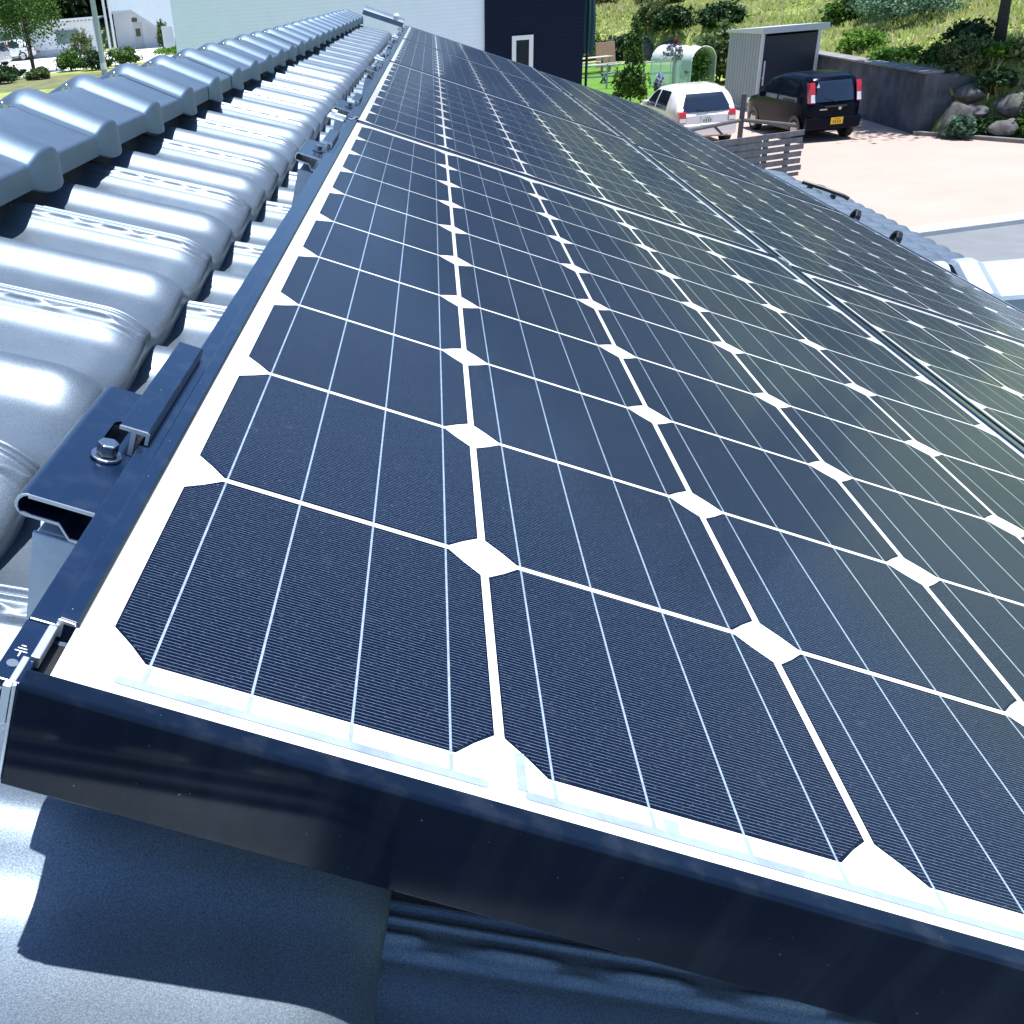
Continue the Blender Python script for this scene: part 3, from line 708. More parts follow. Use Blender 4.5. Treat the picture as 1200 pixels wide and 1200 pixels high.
def tree(x, y, h, cr, kind, label, seed, trunk=.14, crown_z=.62, n=150, leaf=.2, name='broadleaf_tree', group=None, z=None, ch=None, lean=0, multi=1, nl=50):
    z = gz1(x, y) if z is None else z
    t = thing(name, label, 'tree', at(x, y, z), group)
    mb = MB(); rr = random.Random(seed); ch = ch or h * .42
    for mI in range(multi):
        a0 = rr.uniform(0, 6.28); sp = .12 * mI
        bx, by = math.cos(a0) * sp, math.sin(a0) * sp
        tx, ty = lean * h * .5 + math.cos(a0) * .35 * mI, math.sin(a0) * .35 * mI
        mb.tube([(bx, by, -.3), (bx * 1.2, by, h * .12), (bx + tx * .5, by + ty * .5, h * .4), (bx + tx, by + ty, h * .72), (bx + tx * 1.1, by + ty * 1.1, h * .92)], [trunk * 1.35, trunk, trunk * .82, trunk * .5, trunk * .12], 9)
    for i in range(11):
        a = rr.uniform(0, 6.28); z0 = h * rr.uniform(.32, .75); L = cr * rr.uniform(.5, .95)
        mb.tube([(lean * z0 * .7, 0, z0), (lean * z0 * .7 + L * .5 * math.cos(a), L * .5 * math.sin(a), z0 + L * .28), (lean * z0 * .7 + L * math.cos(a), L * math.sin(a), z0 + L * .5)], [trunk * .42, trunk * .25, trunk * .07], 6)
    build('trunk', mb, BARK, t, smooth=True)
    quads_obj('crown', foliage_np((lean * h * .4, 0, h * crown_z), (cr, cr, ch), n, nl, leaf, seed, hollow=.35, zmin=-.9, clump_r=.3), LM[kind], t)
    return t

# ------------------------------------------------------------------ right hand garden
def rails(name, label, pts, h, m, nr=2, r=.035, pr=.04):
    t = thing(name, label, 'fence', (pts[0][0], pts[0][1], gz1(*pts[0])))
    o = Vector((pts[0][0], pts[0][1], 0))
    for kq in range(nr):
        mb = MB(); z = h * (1 - .48 * kq)
        mb.tube([(p[0] - o.x, p[1] - o.y, z) for p in pts], r, 8); build('rail', mb, m, t, smooth='auto')
    for p in pts:
        mb = MB(); mb.tube([(p[0] - o.x, p[1] - o.y, -.2), (p[0] - o.x, p[1] - o.y, h + .05)], pr, 8); build('post', mb, m, t, smooth='auto')
    return t
WOODG = mat('weathered_wood', (.13, .145, .16), rough=.9, var=.3, vscale=6, bump=.3, bscale=25)
GREYP = mat('grey_pipe', (.38, .41, .44), rough=.6, var=.1, vscale=5)
rails('rail_fence', 'grey two rail garden fence on the lawn behind the climbing plant', [(6.2, 47.4), (7.6, 47.2), (9.1, 47.0), (10.4, 46.8)], .95, GREYP)
rails('low_rail_fence', 'grey single rail fence behind the net tunnel and the shed', [(11.3, 50.2), (13.0, 50.0)], 1.0, GREYP, nr=1)
cp = thing('climbing_plant', 'tall green climbing plant in front of the grey rail fence', 'plant', at(7.45, 40.6, GZ))
V = np.concatenate([foliage_np((0, 0, .6), (.62, .5, .75), 55, 40, .13, 11, hollow=.2), foliage_np((.02, 0, 1.75), (.36, .34, .75), 42, 40, .12, 12, hollow=.2), foliage_np((.12, 0, 2.6), (.16, .16, .42), 14, 26, .1, 13, hollow=.1)])
quads_obj('leaves', V, LM['mid'], cp)
mb = MB(); mb.tube([(0, 0, -.1), (.03, 0, 1.5), (.12, 0, 2.8)], .03, 6); build('stem', mb, BARK, cp)
fl = thing('flowering_plant', 'small plant with violet blossoms between climbing plant and white car', 'plant', at(8.55, 40.8, GZ))
quads_obj('leaves', foliage_np((0, 0, .35), (.3, .3, .4), 16, 26, .1, 21), LM['olive'], fl)
quads_obj('blossom', foliage_np((0, 0, .75), (.16, .16, .2), 9, 16, .1, 22), mat('violet_petal', (.30, .26, .62), rough=.8), fl)
# net tunnel on hoops
ht = thing('net_tunnel', 'white netted hoop tunnel over vegetables beside the shed', 'net tunnel', at(11.0, 44.6, GZ, R_(24)) @ Matrix.Diagonal((.66, .75, .76, 1)))
NET = mat('white_net', (.80, .84, .83), rough=.8)
nn = NET.node_tree; ntb = nn.nodes['Principled BSDF']; tr = nn.nodes.new('ShaderNodeBsdfTransparent'); mx = nn.nodes.new('ShaderNodeMixShader'); mx.inputs[0].default_value = .62
nn.links.new(tr.outputs[0], mx.inputs[1]); nn.links.new(ntb.outputs[0], mx.inputs[2]); nn.links.new(mx.outputs[0], nn.nodes['Material Output'].inputs['Surface'])
P = []; arc = [(.88 * math.cos(a), max(0, 0) + (1.35 + .72 * math.sin(a) if True else 0)) for a in np.linspace(0, math.pi, 17)]
sec = [(.88, 0), (.88, .7)] + arc + [(-.88, .7), (-.88, 0)]
for y in np.linspace(0, 3.6, 19):
    sag = .05 * abs(math.sin(y / .9 * math.pi))
    P.append([(x * (1 - sag * .5), y, z * (1 - sag * .6)) for x, z in sec])
mb = MB(); mb.grid(np.array(P)); build('net', mb, NET, ht, smooth=True, fixn=False)
for y in (0, .9, 1.8, 2.7, 3.6):
    mb = MB(); mb.tube([(x, y, z) for x, z in sec], .028, 6); build('hoop', mb, mat('hoop_white%d' % int(y * 10), (.72, .76, .76), rough=.5), ht, smooth=True)
vp_ = thing('vegetable_plant', 'leafy green vegetable plants growing inside the net tunnel', 'plant', at(10.9, 45.3, GZ)); quads_obj('leaves', foliage_np((0, 0, .7), (.6, .8, .8), 45, 34, .16, 31), LM['mid'], vp_)
mb = MB(); mb.tube([(0, 0, -.1), (0, 0, 1.2)], .03, 6); build('stem', mb, BARK, vp_)
rf = thing('flower_pole', 'reddish and lilac blossoms on a pale post at the net tunnel', 'plant', at(9.62, 43.6, GZ))
mb = MB(); mb.tube([(0, 0, -.1), (0, 0, 1.5)], .055, 8); build('post', mb, GREYP, rf)
quads_obj('lilac_blossom', foliage_np((-.05, 0, 1.45), (.34, .25, .38), 18, 26, .12, 41), mat('lilac_petal', (.34, .32, .40), rough=.8), rf)
quads_obj('red_blossom', foliage_np((.03, 0, 1.9), (.15, .12, .16), 6, 22, .09, 42), mat('red_petal', (.32, .09, .07), rough=.8), rf)
# picnic table and leaning board far on the lawn
pt = thing('picnic_table', 'weathered picnic table on the lawn beside the dark house corner', 'table', at(8.25, 55.5, GZ, .4)); PALEW = mat('pale_wood', (.42, .38, .32), rough=.9, var=.2, vscale=6)
for nme, bxs in (('tabletop', [(-.9, .9, -.38 + .26 * i, -.14 + .26 * i, .70, .74) for i in range(3)]), ('bench', [(-.9, .9, -.85, -.6, .42, .46)]), ('bench', [(-.9, .9, .6, .85, .42, .46)]), ('leg', [(-.7, -.62, -.7, .7, .34, .42), (-.7, -.62, -.4, -.3, 0, .7), (-.7, -.62, .3, .4, 0, .7)]), ('leg', [(.62, .7, -.7, .7, .34, .42), (.62, .7, -.4, -.3, 0, .7), (.62, .7, .3, .4, 0, .7)])):
    mb = MB(); [mb.box(*q) for q in bxs]; build(nme, mb, PALEW, pt)
mb = MB(); mb.box(-.55, .55, -.03, .03, 0, 1.25); mb.box(-.5, -.42, .03, .3, 0, .06); mb.box(.42, .5, .03, .3, 0, .06)
o = build('garden_board', mb, mat('terracotta_board', (.34, .20, .14), rough=.9, var=.15, vscale=5), None, bevel=.01); o.matrix_world = at(9.3, 58.5, GZ, .3) @ Matrix.Rotation(-.2, 4, 'X'); tag(o, 'reddish brown board leaning on the lawn before the hedge bank', 'board')
gbn = thing('garden_bench', 'small dark wooden bench under the two rail garden fence', 'bench', at(8.3, 50.0, GZ, .5))
mb = MB(); mb.box(-.6, .6, -.2, .2, .38, .43); build('seat', mb, WOODG, gbn)
for x in (-.5, .5): mb = MB(); mb.prism([(-.25, 0), (-.17, 0), (.2, .38), (.12, .38)], x - .04, x + .04, axis='x'); mb.prism([(.25, 0), (.17, 0), (-.2, .376), (-.12, .376)], x - .038, x + .038, axis='x'); build('leg', mb, WOODG, gbn)

# shed
sh = thing('garden_shed', 'grey metal garden shed with dark door and pale flat roof', 'shed', at(10.85, 36.6, GZ, R_(11)))
SHG = mat('shed_grey', (.30, .34, .37), rough=.5, metal=.1, var=.04, vscale=2); PALE = mat('shed_trim', (.62, .64, .66), rough=.45)
mb = MB(); mb.box(0, .04, .04, 2.3, .08, 2.32); mb.box(1.98, 2.02, .04, 2.3, .08, 2.32); mb.box(.04, 1.98, 2.26, 2.3, .08, 2.32)
for i in range(11): mb.box(-.012, 0, .1 + .2 * i, .16 + .2 * i, .1, 2.3)
build('wall', mb, SHG, sh)
mb = MB(); mb.box(.1, 1.92, .02, .06, .1, 2.24); d_ = build('door', mb, mat('shed_door', (.022, .028, .045), rough=.35), sh)
mb = MB(); mb.box(.17, .21, -.03, .018, .75, 1.5); mb.box(.15, .19, -.012, .0185, .95, 1.02); build('handle', mb, PALE, d_)
mb = MB(); mb.box(0, .098, -.02, .038, 0, 2.32); build('corner_post', mb, PALE, sh)
mb = MB(); mb.box(1.922, 2.02, -.02, .038, 0, 2.32); build('corner_post', mb, PALE, sh)
mb = MB(); mb.prism([(-.25, 2.33), (-.25, 2.52), (2.42, 2.40), (2.42, 2.33)], -.1, 2.16, axis='x'); build('roof', mb, mat('shed_roof', (.50, .53, .57), rough=.4, var=.05, vscale=2), sh)
mb = MB(); mb.box(-.04, 2.06, -.08, 2.36, -.05, .078); build('base', mb, CONC, sh)

# concrete retaining wall
cwm = mat('stained_concrete', (.05, .055, .065), rough=.9, var=.35, vscale=1.6, bump=.3, bscale=20, col2=(.115, .13, .155), detail=10)
rw = thing('retaining_wall', 'stained grey concrete retaining wall behind the dark car', 'wall', (12.95, 29.2, GZ))
mb = MB(); mb.prism([(0, -.2), (0.06, 1.5), (.42, 1.5), (.42, -.2)], 0, 9.3)
build('wall', mb, cwm, rw, bevel=.02)
mb = MB(); mb.prism([(-.02, 1.502), (-.02, 1.56), (.5, 1.56), (.5, 1.502)], 0.02, 9.28); build('coping', mb, mat('mossy_coping', (.20, .20, .20), rough=.95, var=.3, vscale=2), rw, bevel=.015)
mb = MB(); mb.prism([(.422, -.2), (.422, 1.48), (1.6, 1.3), (1.6, -.2)], .03, .35); build('end_wall', mb, cwm, rw)

# slat fence, its post and rail
sf = thing('slat_fence', 'weathered horizontal board fence in front of the parked cars', 'fence', (8.42, 24.3, GZ))
e = Vector((5.2 - 8.42, 22.95 - 24.3, 0)); L = e.length; ang = math.atan2(e.y, e.x); F = Matrix.Rotation(ang, 4, 'Z')
for i in range(7):
    mb = MB(); z = 1.0 - .152 * i
    mb.box(-.02 + .03 * math.sin(i * 2.2), L, -.015, .015, z - .112, z, F @ Matrix.Rotation(.004 * math.sin(i * 3), 4, 'Y')); build('board', mb, WOODG, sf, bevel=.004)
for s_ in (.35, .95, 1.75, 2.6, 3.4):
    mb = MB(); mb.box(s_ - .045, s_ + .045, -.09, -.016, -.1, .97, F); build('post', mb, WOODG, sf)
mb = MB(); mb.box(1.08, L, -.03, -.018, -.05, .95, F); build('back_panel', mb, mat('grey_backing', (.22, .24, .26), rough=.9, var=.15, vscale=4), sf)
pr = thing('post_and_rail', 'slim dark post with a rail to the board fence corner', 'fence', (7.62, 26.4, GZ))
mb = MB(); mb.box(-.05, .05, -.05, .05, -.1, 1.62); build('post', mb, mat('dark_wood', (.09, .095, .1), rough=.9, var=.2, vscale=6), pr, bevel=.006)
mb = MB(); mb.tube([(.052, -.04, 1.02), (.72, -1.85, 1.06)], .045, 8); build('rail', mb, bpy.data.materials['dark_wood'], pr)
mb = MB(); mb.tube([(-.052, -.05, 1.02), (-1.7, -1.5, 1.05)], .045, 8); build('rail', mb, bpy.data.materials['dark_wood'], pr)
mb = MB(); mb.prism([(-.62, .8), (-.55, .8), (-.75, 1.0), (-.83, 1.0)], -.58, -.53); build('brace', mb, bpy.data.materials['dark_wood'], pr)

# rocks of the rockery
ROCK = mat('garden_rock', (.06, .06, .06), rough=.95, var=.4, vscale=3, bump=.8, bscale=7, col2=(.15, .148, .145), detail=10)
def rock(name, x, y, z, r, sq, seed, label):
    mb = MB(); rr = np.random.default_rng(seed); mb.ball((0, 0, 0), 1, 22, 14)
    V = np.array(mb.v); ph = rr.uniform(0, 6, 9)
    f = 1 + .16 * np.sin(V[:, 0] * 2.6 + ph[0]) * np.sin(V[:, 1] * 2.3 + ph[1]) + .12 * np.sin(V[:, 2] * 3.1 + ph[2]) + .06 * np.sin(V[:, 0] * 6 + ph[3]) * np.sin(V[:, 2] * 6.5 + ph[4]) + .05 * np.sin(V[:, 1] * 9 + ph[5])
    # facet: clamp against a few random planes
    V = V * f[:, None]
    for i in range(9):
        n = rr.normal(size=3); n /= np.linalg.norm(n); c = rr.uniform(.72, .92); dd = V @ n - c; V -= np.clip(dd, 0, None)[:, None] * n * .85
    V = V * np.array(sq) * r; mb.v = list(map(tuple, V.tolist()))
    o = build(name, mb, ROCK, None, smooth='auto'); o.location = (x, y, z); o.rotation_euler = (0, 0, rr.uniform(0, 6)); return tag(o, label, 'rock', 'rocks of the rockery')
RK = [(13.62, 28.35, -3.85, .55, (1, .9, .95), 'rounded pale topped boulder at the kerb right of the concrete wall'), (14.45, 27.55, -3.98, .42, (1.1, .9, .7), 'low boulder second from the concrete wall along the kerb'),
      (15.05, 26.9, -4.0, .45, (1.2, .9, .6), 'flat boulder near the right end of the kerb'), (14.95, 28.1, -3.55, .6, (1.2, .9, .7), 'dark block in the middle of the rockery'),
      (14.2, 29.2, -3.3, .55, (1.2, .9, .6), 'dark boulder beside the upper end of the concrete wall'), (15.6, 28.4, -3.1, .55, (1.2, .8, .6), 'pale topped boulder in the upper rockery below the tree'),
      (16.0, 27.2, -3.6, .6, (1.2, .9, .8), 'dark boulder at the right edge above the flat boulder'), (16.9, 27.3, -2.9, .6, (1.1, 1, .9), 'upper boulder at the right edge of the rockery'),
      (13.75, 29.5, -2.9, .3, (1.1, .9, .8), 'small grey stone sitting on top of the wall end'), (15.0, 31.2, -2.4, .35, (1.3, 1, .5), 'pale flat stone on the grassy slope above the rockery'),
      (14.1, 28.6, -3.75, .4, (1, .9, .8), 'dark boulder wedged against the wall end'), (16.1, 26.1, -3.9, .5, (1.2, .9, .7), 'boulder lowest at the right end of the kerb')]
for i, (x, y, z, r, sq, lab) in enumerate(RK): rock('rock', x, y, z, r * .82, sq, 50 + i, lab)
mb = MB()
# stone bank behind the lawn: individual stones
SB = [(15.0, 57.5, .9), (14.6, 59.2, .8), (13.2, 60.6, 1.0), (11.9, 62.0, .9), (10.6, 63.6, 1.0), (9.2, 64.6, .9), (7.6, 65.2, .8), (14.2, 55.3, .8), (14.6, 53.2, .7)]
for i, (x, y, r) in enumerate(SB):
    rock('bank_stone', x, y, GZ + .35, r, (1, .9, .8), 80 + i, ['dark bank stone left of the shed roof', 'dark stone in the bank behind the net tunnel', 'large dark stone left of the net tunnel top', 'mossy stone in the bank behind the blossoms', 'large dark stone in the middle of the bank', 'dark bank stone above the terracotta board', 'leftmost dark bank stone beside the parasol', 'dark stone behind the shed corner', 'dark stone low behind the shed'][i])

# bushes and trees on the right
bd = [('dark', 14.15, 28.15, .38, .45, 'dark weeds between the pale topped boulder and the low boulder'), ('olive', 15.35, 28.9, .5, .55, 'olive shrub in the middle of the rockery'), ('dark', 14.6, 28.9, .5, .5, 'dark shrub over the boulders beside the wall end'), ('mid', 15.0, 27.4, .42, .45, 'green weeds between the low and flat boulders'), ('dark', 16.3, 27.8, .55, .6, 'dark shrub between the right edge boulders'), ('bright', 14.9, 29.6, .5, .4, 'bright green shrub just above the rockery'),
      ('dark', 11.0, 63.0, 1.2, 1.2, 'dark green shrub on the bank above the rail fence'), ('mid', 9.0, 64.8, 1.0, 1.3, 'mid green shrub on the bank left of the terracotta board'), ('bright', 8.2, 64.0, .8, .9, 'bright green low shrub at the left end of the bank'),
      ('dark', 13.2, 60.8, 1.0, 1.1, 'dark shrub on the bank above the net tunnel'), ('olive', 12.4, 62.3, .9, 1.4, 'olive shrub crowning the middle of the bank'), ('dark', 15.0, 57.8, 1.1, 1.2, 'dark shrub on the bank beside the shed roof'),
      ('olive', 12.0, 46.3, .95, 2.1, 'olive green bush between the net tunnel and the shed'), ('bright', 11.0, 35.5, .45, .5, 'small bright plant at the foot of the shed'),
      ('mid', 14.2, 31.3, .5, .5, 'leafy green shrub on the slope above the rockery'), ('dark', 14.75, 31.0, .6, .95, 'dark green shrub under the tree trunk'), ('bright', 16.4, 28.6, .75, .9, 'bright green shrub among the upper rocks'),
      ('olive', 15.3, 27.6, .55, .8, 'yellow green fern like shrub between the boulders'), ('olive', 14.05, 29.75, .55, .8, 'dark olive shrub at the top of the wall end'), ('bright', 15.7, 26.3, .4, .35, 'low bright plant beside the flat kerb boulder'), ('blue', 13.55, 27.95, .3, .55, 'pale grey green weed at the kerb before the pale topped boulder'),
      ('bright', 14.3, 37.2, .8, .6, 'bright green weeds on the slope beside the shed'), ('bright', 14.0, 33.8, .7, .5, 'bright green weeds above the retaining wall behind the dark car'), ('blue', 17.2, 41.5, 1.8, 1.3, 'grey green spreading shrub high on the grassy slope'),
      ('mid', 17.6, 47.0, 1.3, 1.2, 'dark shrub at the top of the slope left of the tree'), ('mid', 23.5, 45.5, 1.5, 1.4, 'green shrub at the top right of the slope'), ('olive', 20.5, 49.5, 1.0, .8, 'olive shrub along the top of the slope, middle one'),
      ('dry', 14.5, 71, 1.6, 1.2, 'dry tan brushwood heap high above the shed'), ('dry', 10.5, 73.5, 1.7, 1.1, 'dry tan brushwood on the slope above the net tunnel'), ('mid', 18, 69, 1.4, 1.2, 'round green shrub on the dry slope above the shed'), ('olive', 12.2, 76, 1.5, 1.2, 'olive shrub in the dry brush above the lawn'), ('mid', 7.9, 76, 1.3, 1.2, 'green shrub at the top of the slope beside the dark house'), ('dry', 20.4, 66.0, 1.6, 1.1, 'dry tan brushwood on the slope right of the shed roof'), ('bright', 18.0, 28.5, .9, 1.0, 'bright green shrub at the right edge of the rockery')]
for i, (kq, x, y, r, h, lab) in enumerate(bd):
    far = y > 44
    bush(x, y, r, h, kq, lab, 200 + i, n=int((70 if far else 95) * min(1.8, max(.5, r))), leaf=.2 if far else .11, group='shrubs on bank and slope')
tree(15.2, 30.3, 11, 2.6, 'mid', 'tall tree with bare dark trunk on the slope at the right edge', 301, trunk=.125, crown_z=.78, n=150, leaf=.24, ch=2.6, lean=-.03).rotation_euler = (-.16, .03, 0)
tree(18.2, 44.5, 2.6, 1.35, 'bright', 'small bright green tree on the slope above the retaining wall', 302, trunk=.08, n=70, leaf=.24, crown_z=.7, ch=.9)
tree(24.5, 40.5, 8, 3.0, 'mid', 'leafy tree outside the slope top at the right', 303, trunk=.2, n=120, leaf=.26, crown_z=.7)
# grass tufts on the slope
def tufts(n, seed):
    r = np.random.default_rng(seed); x = r.uniform(8, 34, n * 3); y = r.uniform(27, 92, n * 3); d = hill_d(x, y); k_ = (d > .35) & (x < 13 + (y - 20) * .6)
    x, y = x[k_][:n], y[k_][:n]; z = ground_z(x, y); P = np.stack([x, y, z], 1); out = []
    cl = .5 + .5 * np.sin(x * .8 + 2 * np.sin(y * .35)) * np.sin(y * .55 + 1.3)
    for b in range(5):
        a = r.uniform(0, 6.28, len(x)); dx = np.stack([np.cos(a), np.sin(a), 0 * a], 1); s = (r.uniform(.10, .24, len(x)) * (.6 + .9 * cl))[:, None]
        off = r.normal(size=P.shape) * np.array([.12, .12, 0]); up = np.stack([.45 * np.cos(a + 1), .45 * np.sin(a + 1), np.ones_like(a)], 1)
        o_ = P + off - np.array([0, 0, .03]); w_ = .05 + .03 * (y[:, None] > 50)
        out.append(np.stack([o_ - dx * w_, o_ + dx * w_, o_ + dx * .012 + up * s, o_ - dx * .012 + up * s], 1))
    return np.concatenate(out).reshape(-1, 3)
tag(quads_obj('grass', tufts(17000, 5), leaf_mat('grass_blades', (.22, .31, .06), (.58, .60, .26), .5)), 'rough yellow green grass covering the slope', 'grass', kind='stuff')
tag(quads_obj('dry_grass', tufts(5000, 9), leaf_mat('grass_dry', (.36, .33, .17), (.60, .54, .36), .4)), 'dry tan grass mixed through the slope', 'grass', kind='stuff')

# ------------------------------------------------------------------ cars
TYRE = mat('tyre', (.015, .015, .016), rough=.9); RIMM = mat('rim', (.45, .46, .47), rough=.3, metal=.8)
GLASS = mat('car_glass', (.008, .013, .028), rough=.04, spec=.8, coat=.6, coat_rough=.02)
RED = mat('tail_red', (.45, .012, .02), rough=.15, coat=1); CLEAR = mat('tail_clear', (.72, .74, .76), rough=.12, coat=1, metal=.3); YEL = mat('plate_yellow', (.80, .48, .02), rough=.5); PLW = mat('plate_white', (.75, .75, .73), rough=.5)
def car(M, label, paint, prof, width, wheel_r, wb, plate, tumble=.12, lampstyle='column', belt=.93, glass_rear=None, group='parked cars'):
    """rear bumper at y=0, front at y=L; prof: list of (y, z) of the top line from tail to nose"""
    t = thing('parked_car', label, 'car', M, group); L = prof[-1][0]; W = width / 2
    top = lambda y: np.interp(y, [p[0] for p in prof], [p[1] for p in prof])
    ztop = max(p[1] for p in prof)
    def halfw(y, z):
        e_ = 1 - .15 * max(0, (abs(y - L / 2) - L * .34) / (L * .16)) ** 2
        s = W * e_
        if z > belt: s -= tumble * ((z - belt) / (ztop - belt)) ** 1.3
        if z < .4: s -= .05 * ((.4 - z) / .2)
        return s
    # lofted closed body: rings of fixed size at stations along y
    ys_ = np.unique(np.concatenate([[p[0] for p in prof], np.linspace(0, L, 26)])); rings = []
    for y in ys_:
        zt = float(top(y)); zb = .24 + .06 * (abs(y - L / 2) > L * .46); ring = []
        zs = np.concatenate([np.linspace(zb, zt - .10, 9), [zt - .05, zt - .015]]) if zt - zb > .3 else np.linspace(zb, zt - .01, 11)
        for z in zs: 
            q = halfw(y, z)
            if z > zt - .07: q -= (.02 if z < zt - .03 else .07)
            ring.append((q, z))
        pts = [(0, zb)] + ring + [(W * .45, zt + .002), (0, zt + .006)]
        full = pts + [(-a, b) for a, b in reversed(pts[1:-1])]
        rings.append([(a, y, b) for a, b in full] + [(full[0][0], y, full[0][1])])
    mb = MB(); P = np.array(rings); mb.grid(P)
    for en, s_ in ((0, -1), (-1, 1)):        # close tail and nose with a slightly bulged cap
        c = P[en].mean(0) + np.array([0, s_ * .05, 0]); inner = c + (P[en] - c) * .82; inner[:, 1] = P[en][:, 1] + s_ * .035
        mb.grid(np.stack([P[en], inner], 0) if en == 0 else np.stack([inner, P[en]], 0)); mb.add([tuple(p) for p in inner[:-1]], [tuple(range(len(inner) - 1))])
    build('body', mb, paint, t, smooth='auto')
    # side windows: strips laid on the flank
    def flank(y0, y1, z0, z1f, s_, off=.008, nx=8, nz=5, slant=0, slant1=0):
        P = []
        for i in range(nx + 1):
            f = i / nx; row = []
            for j in range(nz + 1):
                gq = j / nz; ya = y0 + slant * gq; yb = y1 + slant1 * gq; y = ya + (yb - ya) * f; z = z0 + (min(z1f, float(top(y)) - .11) - z0) * gq
                row.append((s_ * (halfw(y, z) + off), y, z))
            P.append(row)
        return np.array(P)
    gy0, gy1 = glass_rear['side']; gm = gy0 + (gy1 - gy0) * .5
    for s_ in (-1, 1):
        for ya, yb, sl0, sl1 in ((gy0, gm - .05, .12, 0), (gm + .05, gy1, 0, -.42)):
            mb = MB(); mb.grid(flank(ya, yb, belt + .03, ztop - .14, s_, slant=sl0, slant1=sl1)); build('side_window', mb, GLASS, t, smooth=True)
        mb = MB(); mb.box(s_ * (W + .02) - .07, s_ * (W + .02) + .07, gy1 - .22, gy1 - .10, belt + .02, belt + .17); build('side_mirror', mb, paint, t, bevel=.03)
        mb = MB(); mb.grid(flank(gm - .30, gm - .12, belt - .12, belt - .085, s_, off=.012)); build('door_handle', mb, paint, t)
        mb = MB(); mb.grid(flank(L * .24, L * .78, .26, .34, s_, off=.012)); build('sill_trim', mb, BLACK, t)
        for yw in wb:
            wt = MB(); wt.tube([(s_ * (W - .20), yw, wheel_r), (s_ * (W - .015), yw, wheel_r)], wheel_r, 22)
            wh = build('wheel', wt, TYRE, t, bevel=.02)
            rm = MB(); rm.tube([(s_ * (W - .016), yw, wheel_r), (s_ * (W + .0), yw, wheel_r)], [wheel_r * .66, wheel_r * .6], 16); build('rim', rm, RIMM, wh)
            ar = MB(); aa = np.linspace(-.1, math.pi + .1, 15); Pq = [[(s_ * (halfw(yw, .45) + .01), yw + (wheel_r + d) * math.cos(a), wheel_r + (wheel_r + d) * math.sin(a)) for a in aa] for d in (-.05, .055)]
            ar.grid(np.array(Pq)); build('wheel_arch', ar, BLACK, t)
    # tail: rear surface sampled from the top line
    def tail(x0, x1, z0, z1, off, nx=8, nz=6):
        zsr = [p[1] for p in glass_rear['tail']]; ysr = [p[0] for p in glass_rear['tail']]
        return np.array([[(x0 + (x1 - x0) * i / nx, float(np.interp(z0 + (z1 - z0) * j / nz, zsr, ysr)) - off, z0 + (z1 - z0) * j / nz) for j in range(nz + 1)] for i in range(nx + 1)])
    (rx, rz0, rz1) = glass_rear['win']
    mb = MB(); P = tail(-rx, rx, rz0, rz1, .012, 12, 8)
    wtop = glass_rear.get('taper', .9)
    for j in range(P.shape[1]): P[:, j, 0] *= 1 + (wtop - 1) * j / (P.shape[1] - 1)
    P[:, :, 1] += .05 * (np.abs(P[:, :, 0]) / rx) ** 3
    mb.grid(P); rwn = build('rear_window', mb, GLASS, t, smooth=True)
    mb = MB(); z = rz0 + .03; y = float(np.interp(z, [p[1] for p in glass_rear['tail']], [p[0] for p in glass_rear['tail']])) - .03
    mb.tube([(.02, y, z - .04), (-.28, y, z + .07)], .012, 6); build('wiper', mb, BLACK, rwn)
    for s_ in (-1, 1):
        a, b, c_, d_ = glass_rear['lamp']
        mb = MB(); P = tail(s_ * a, s_ * b, c_, d_, .02); P[:, :, 1] += .0; mb.grid(P); mb.grid(np.stack([P[-1], P[-1] + np.array([s_ * .01, .16, 0])], 0)); lp = build('tail_light', mb, RED, t, smooth=True)
        mb = MB(); z2 = c_ + (d_ - c_) * .42; P = tail(s_ * (a + .01), s_ * (b - .012), c_ + .02, z2, .026); mb.grid(P); build('lens', mb, CLEAR, lp, smooth=True)
        mb = MB(); mb.box(s_ * (W * .66) - .1, s_ * (W * .66) + .1, -.062, -.03, .46, .50); build('reflector', mb, RED, t)
        hl = MB(); hl.box(s_ * W * .72 - .13, s_ * W * .72 + .13, L - .08, L + .045, .68, .82); build('headlight', hl, CLEAR, t, bevel=.03)
    mb = MB(); mb.prism([(-.055, .32), (-.075, .42), (-.075, .58), (-.03, .64), (.12, .64), (.12, .32)], -W * .93, W * .93, axis='x'); build('rear_bumper', mb, paint, t, bevel=.03)
    pz = glass_rear['plate']; yv = float(np.interp(pz, [p[1] for p in glass_rear['tail']], [p[0] for p in glass_rear['tail']]))
    yv = min(yv, -.078 if pz < .62 else yv) - .03
    px = glass_rear.get('plate_x', 0)
    mb = MB(); mb.box(px - .165, px + .165, yv, yv + .012, pz - .083, pz + .083); lpz = build('license_plate', mb, plate, t)
    mb = MB()
    for i in range(4): mb.box(px - .11 + .06 * i, px - .075 + .06 * i, yv - .002, yv, pz - .06, pz + .02)
    for i in range(3): mb.box(px - .06 + .05 * i, px - .03 + .05 * i, yv - .002, yv, pz + .035, pz + .065)
    build('plate_marks', mb, mat('plate_ink', (.30, .17, .01) if plate is YEL else (.05, .2, .1), rough=.6), lpz)
    return t
DARKP = mat('navy_paint', (.003, .005, .012), rough=.2, spec=.08)
WHITEP = mat('white_paint', (.80, .80, .80), rough=.3, coat=1, coat_rough=.03); SILV = mat('silver_paint', (.45, .48, .5), rough=.3, metal=.5, coat=1)
kei = dict(prof=[(0, .95), (.04, 1.02), (.16, 1.45), (.26, 1.58), (.5, 1.64), (1.3, 1.665), (1.9, 1.62), (2.4, 1.50), (2.95, 1.10), (3.05, 1.02), (3.6, .92), (3.80, .78), (3.85, .6)], width=1.56)
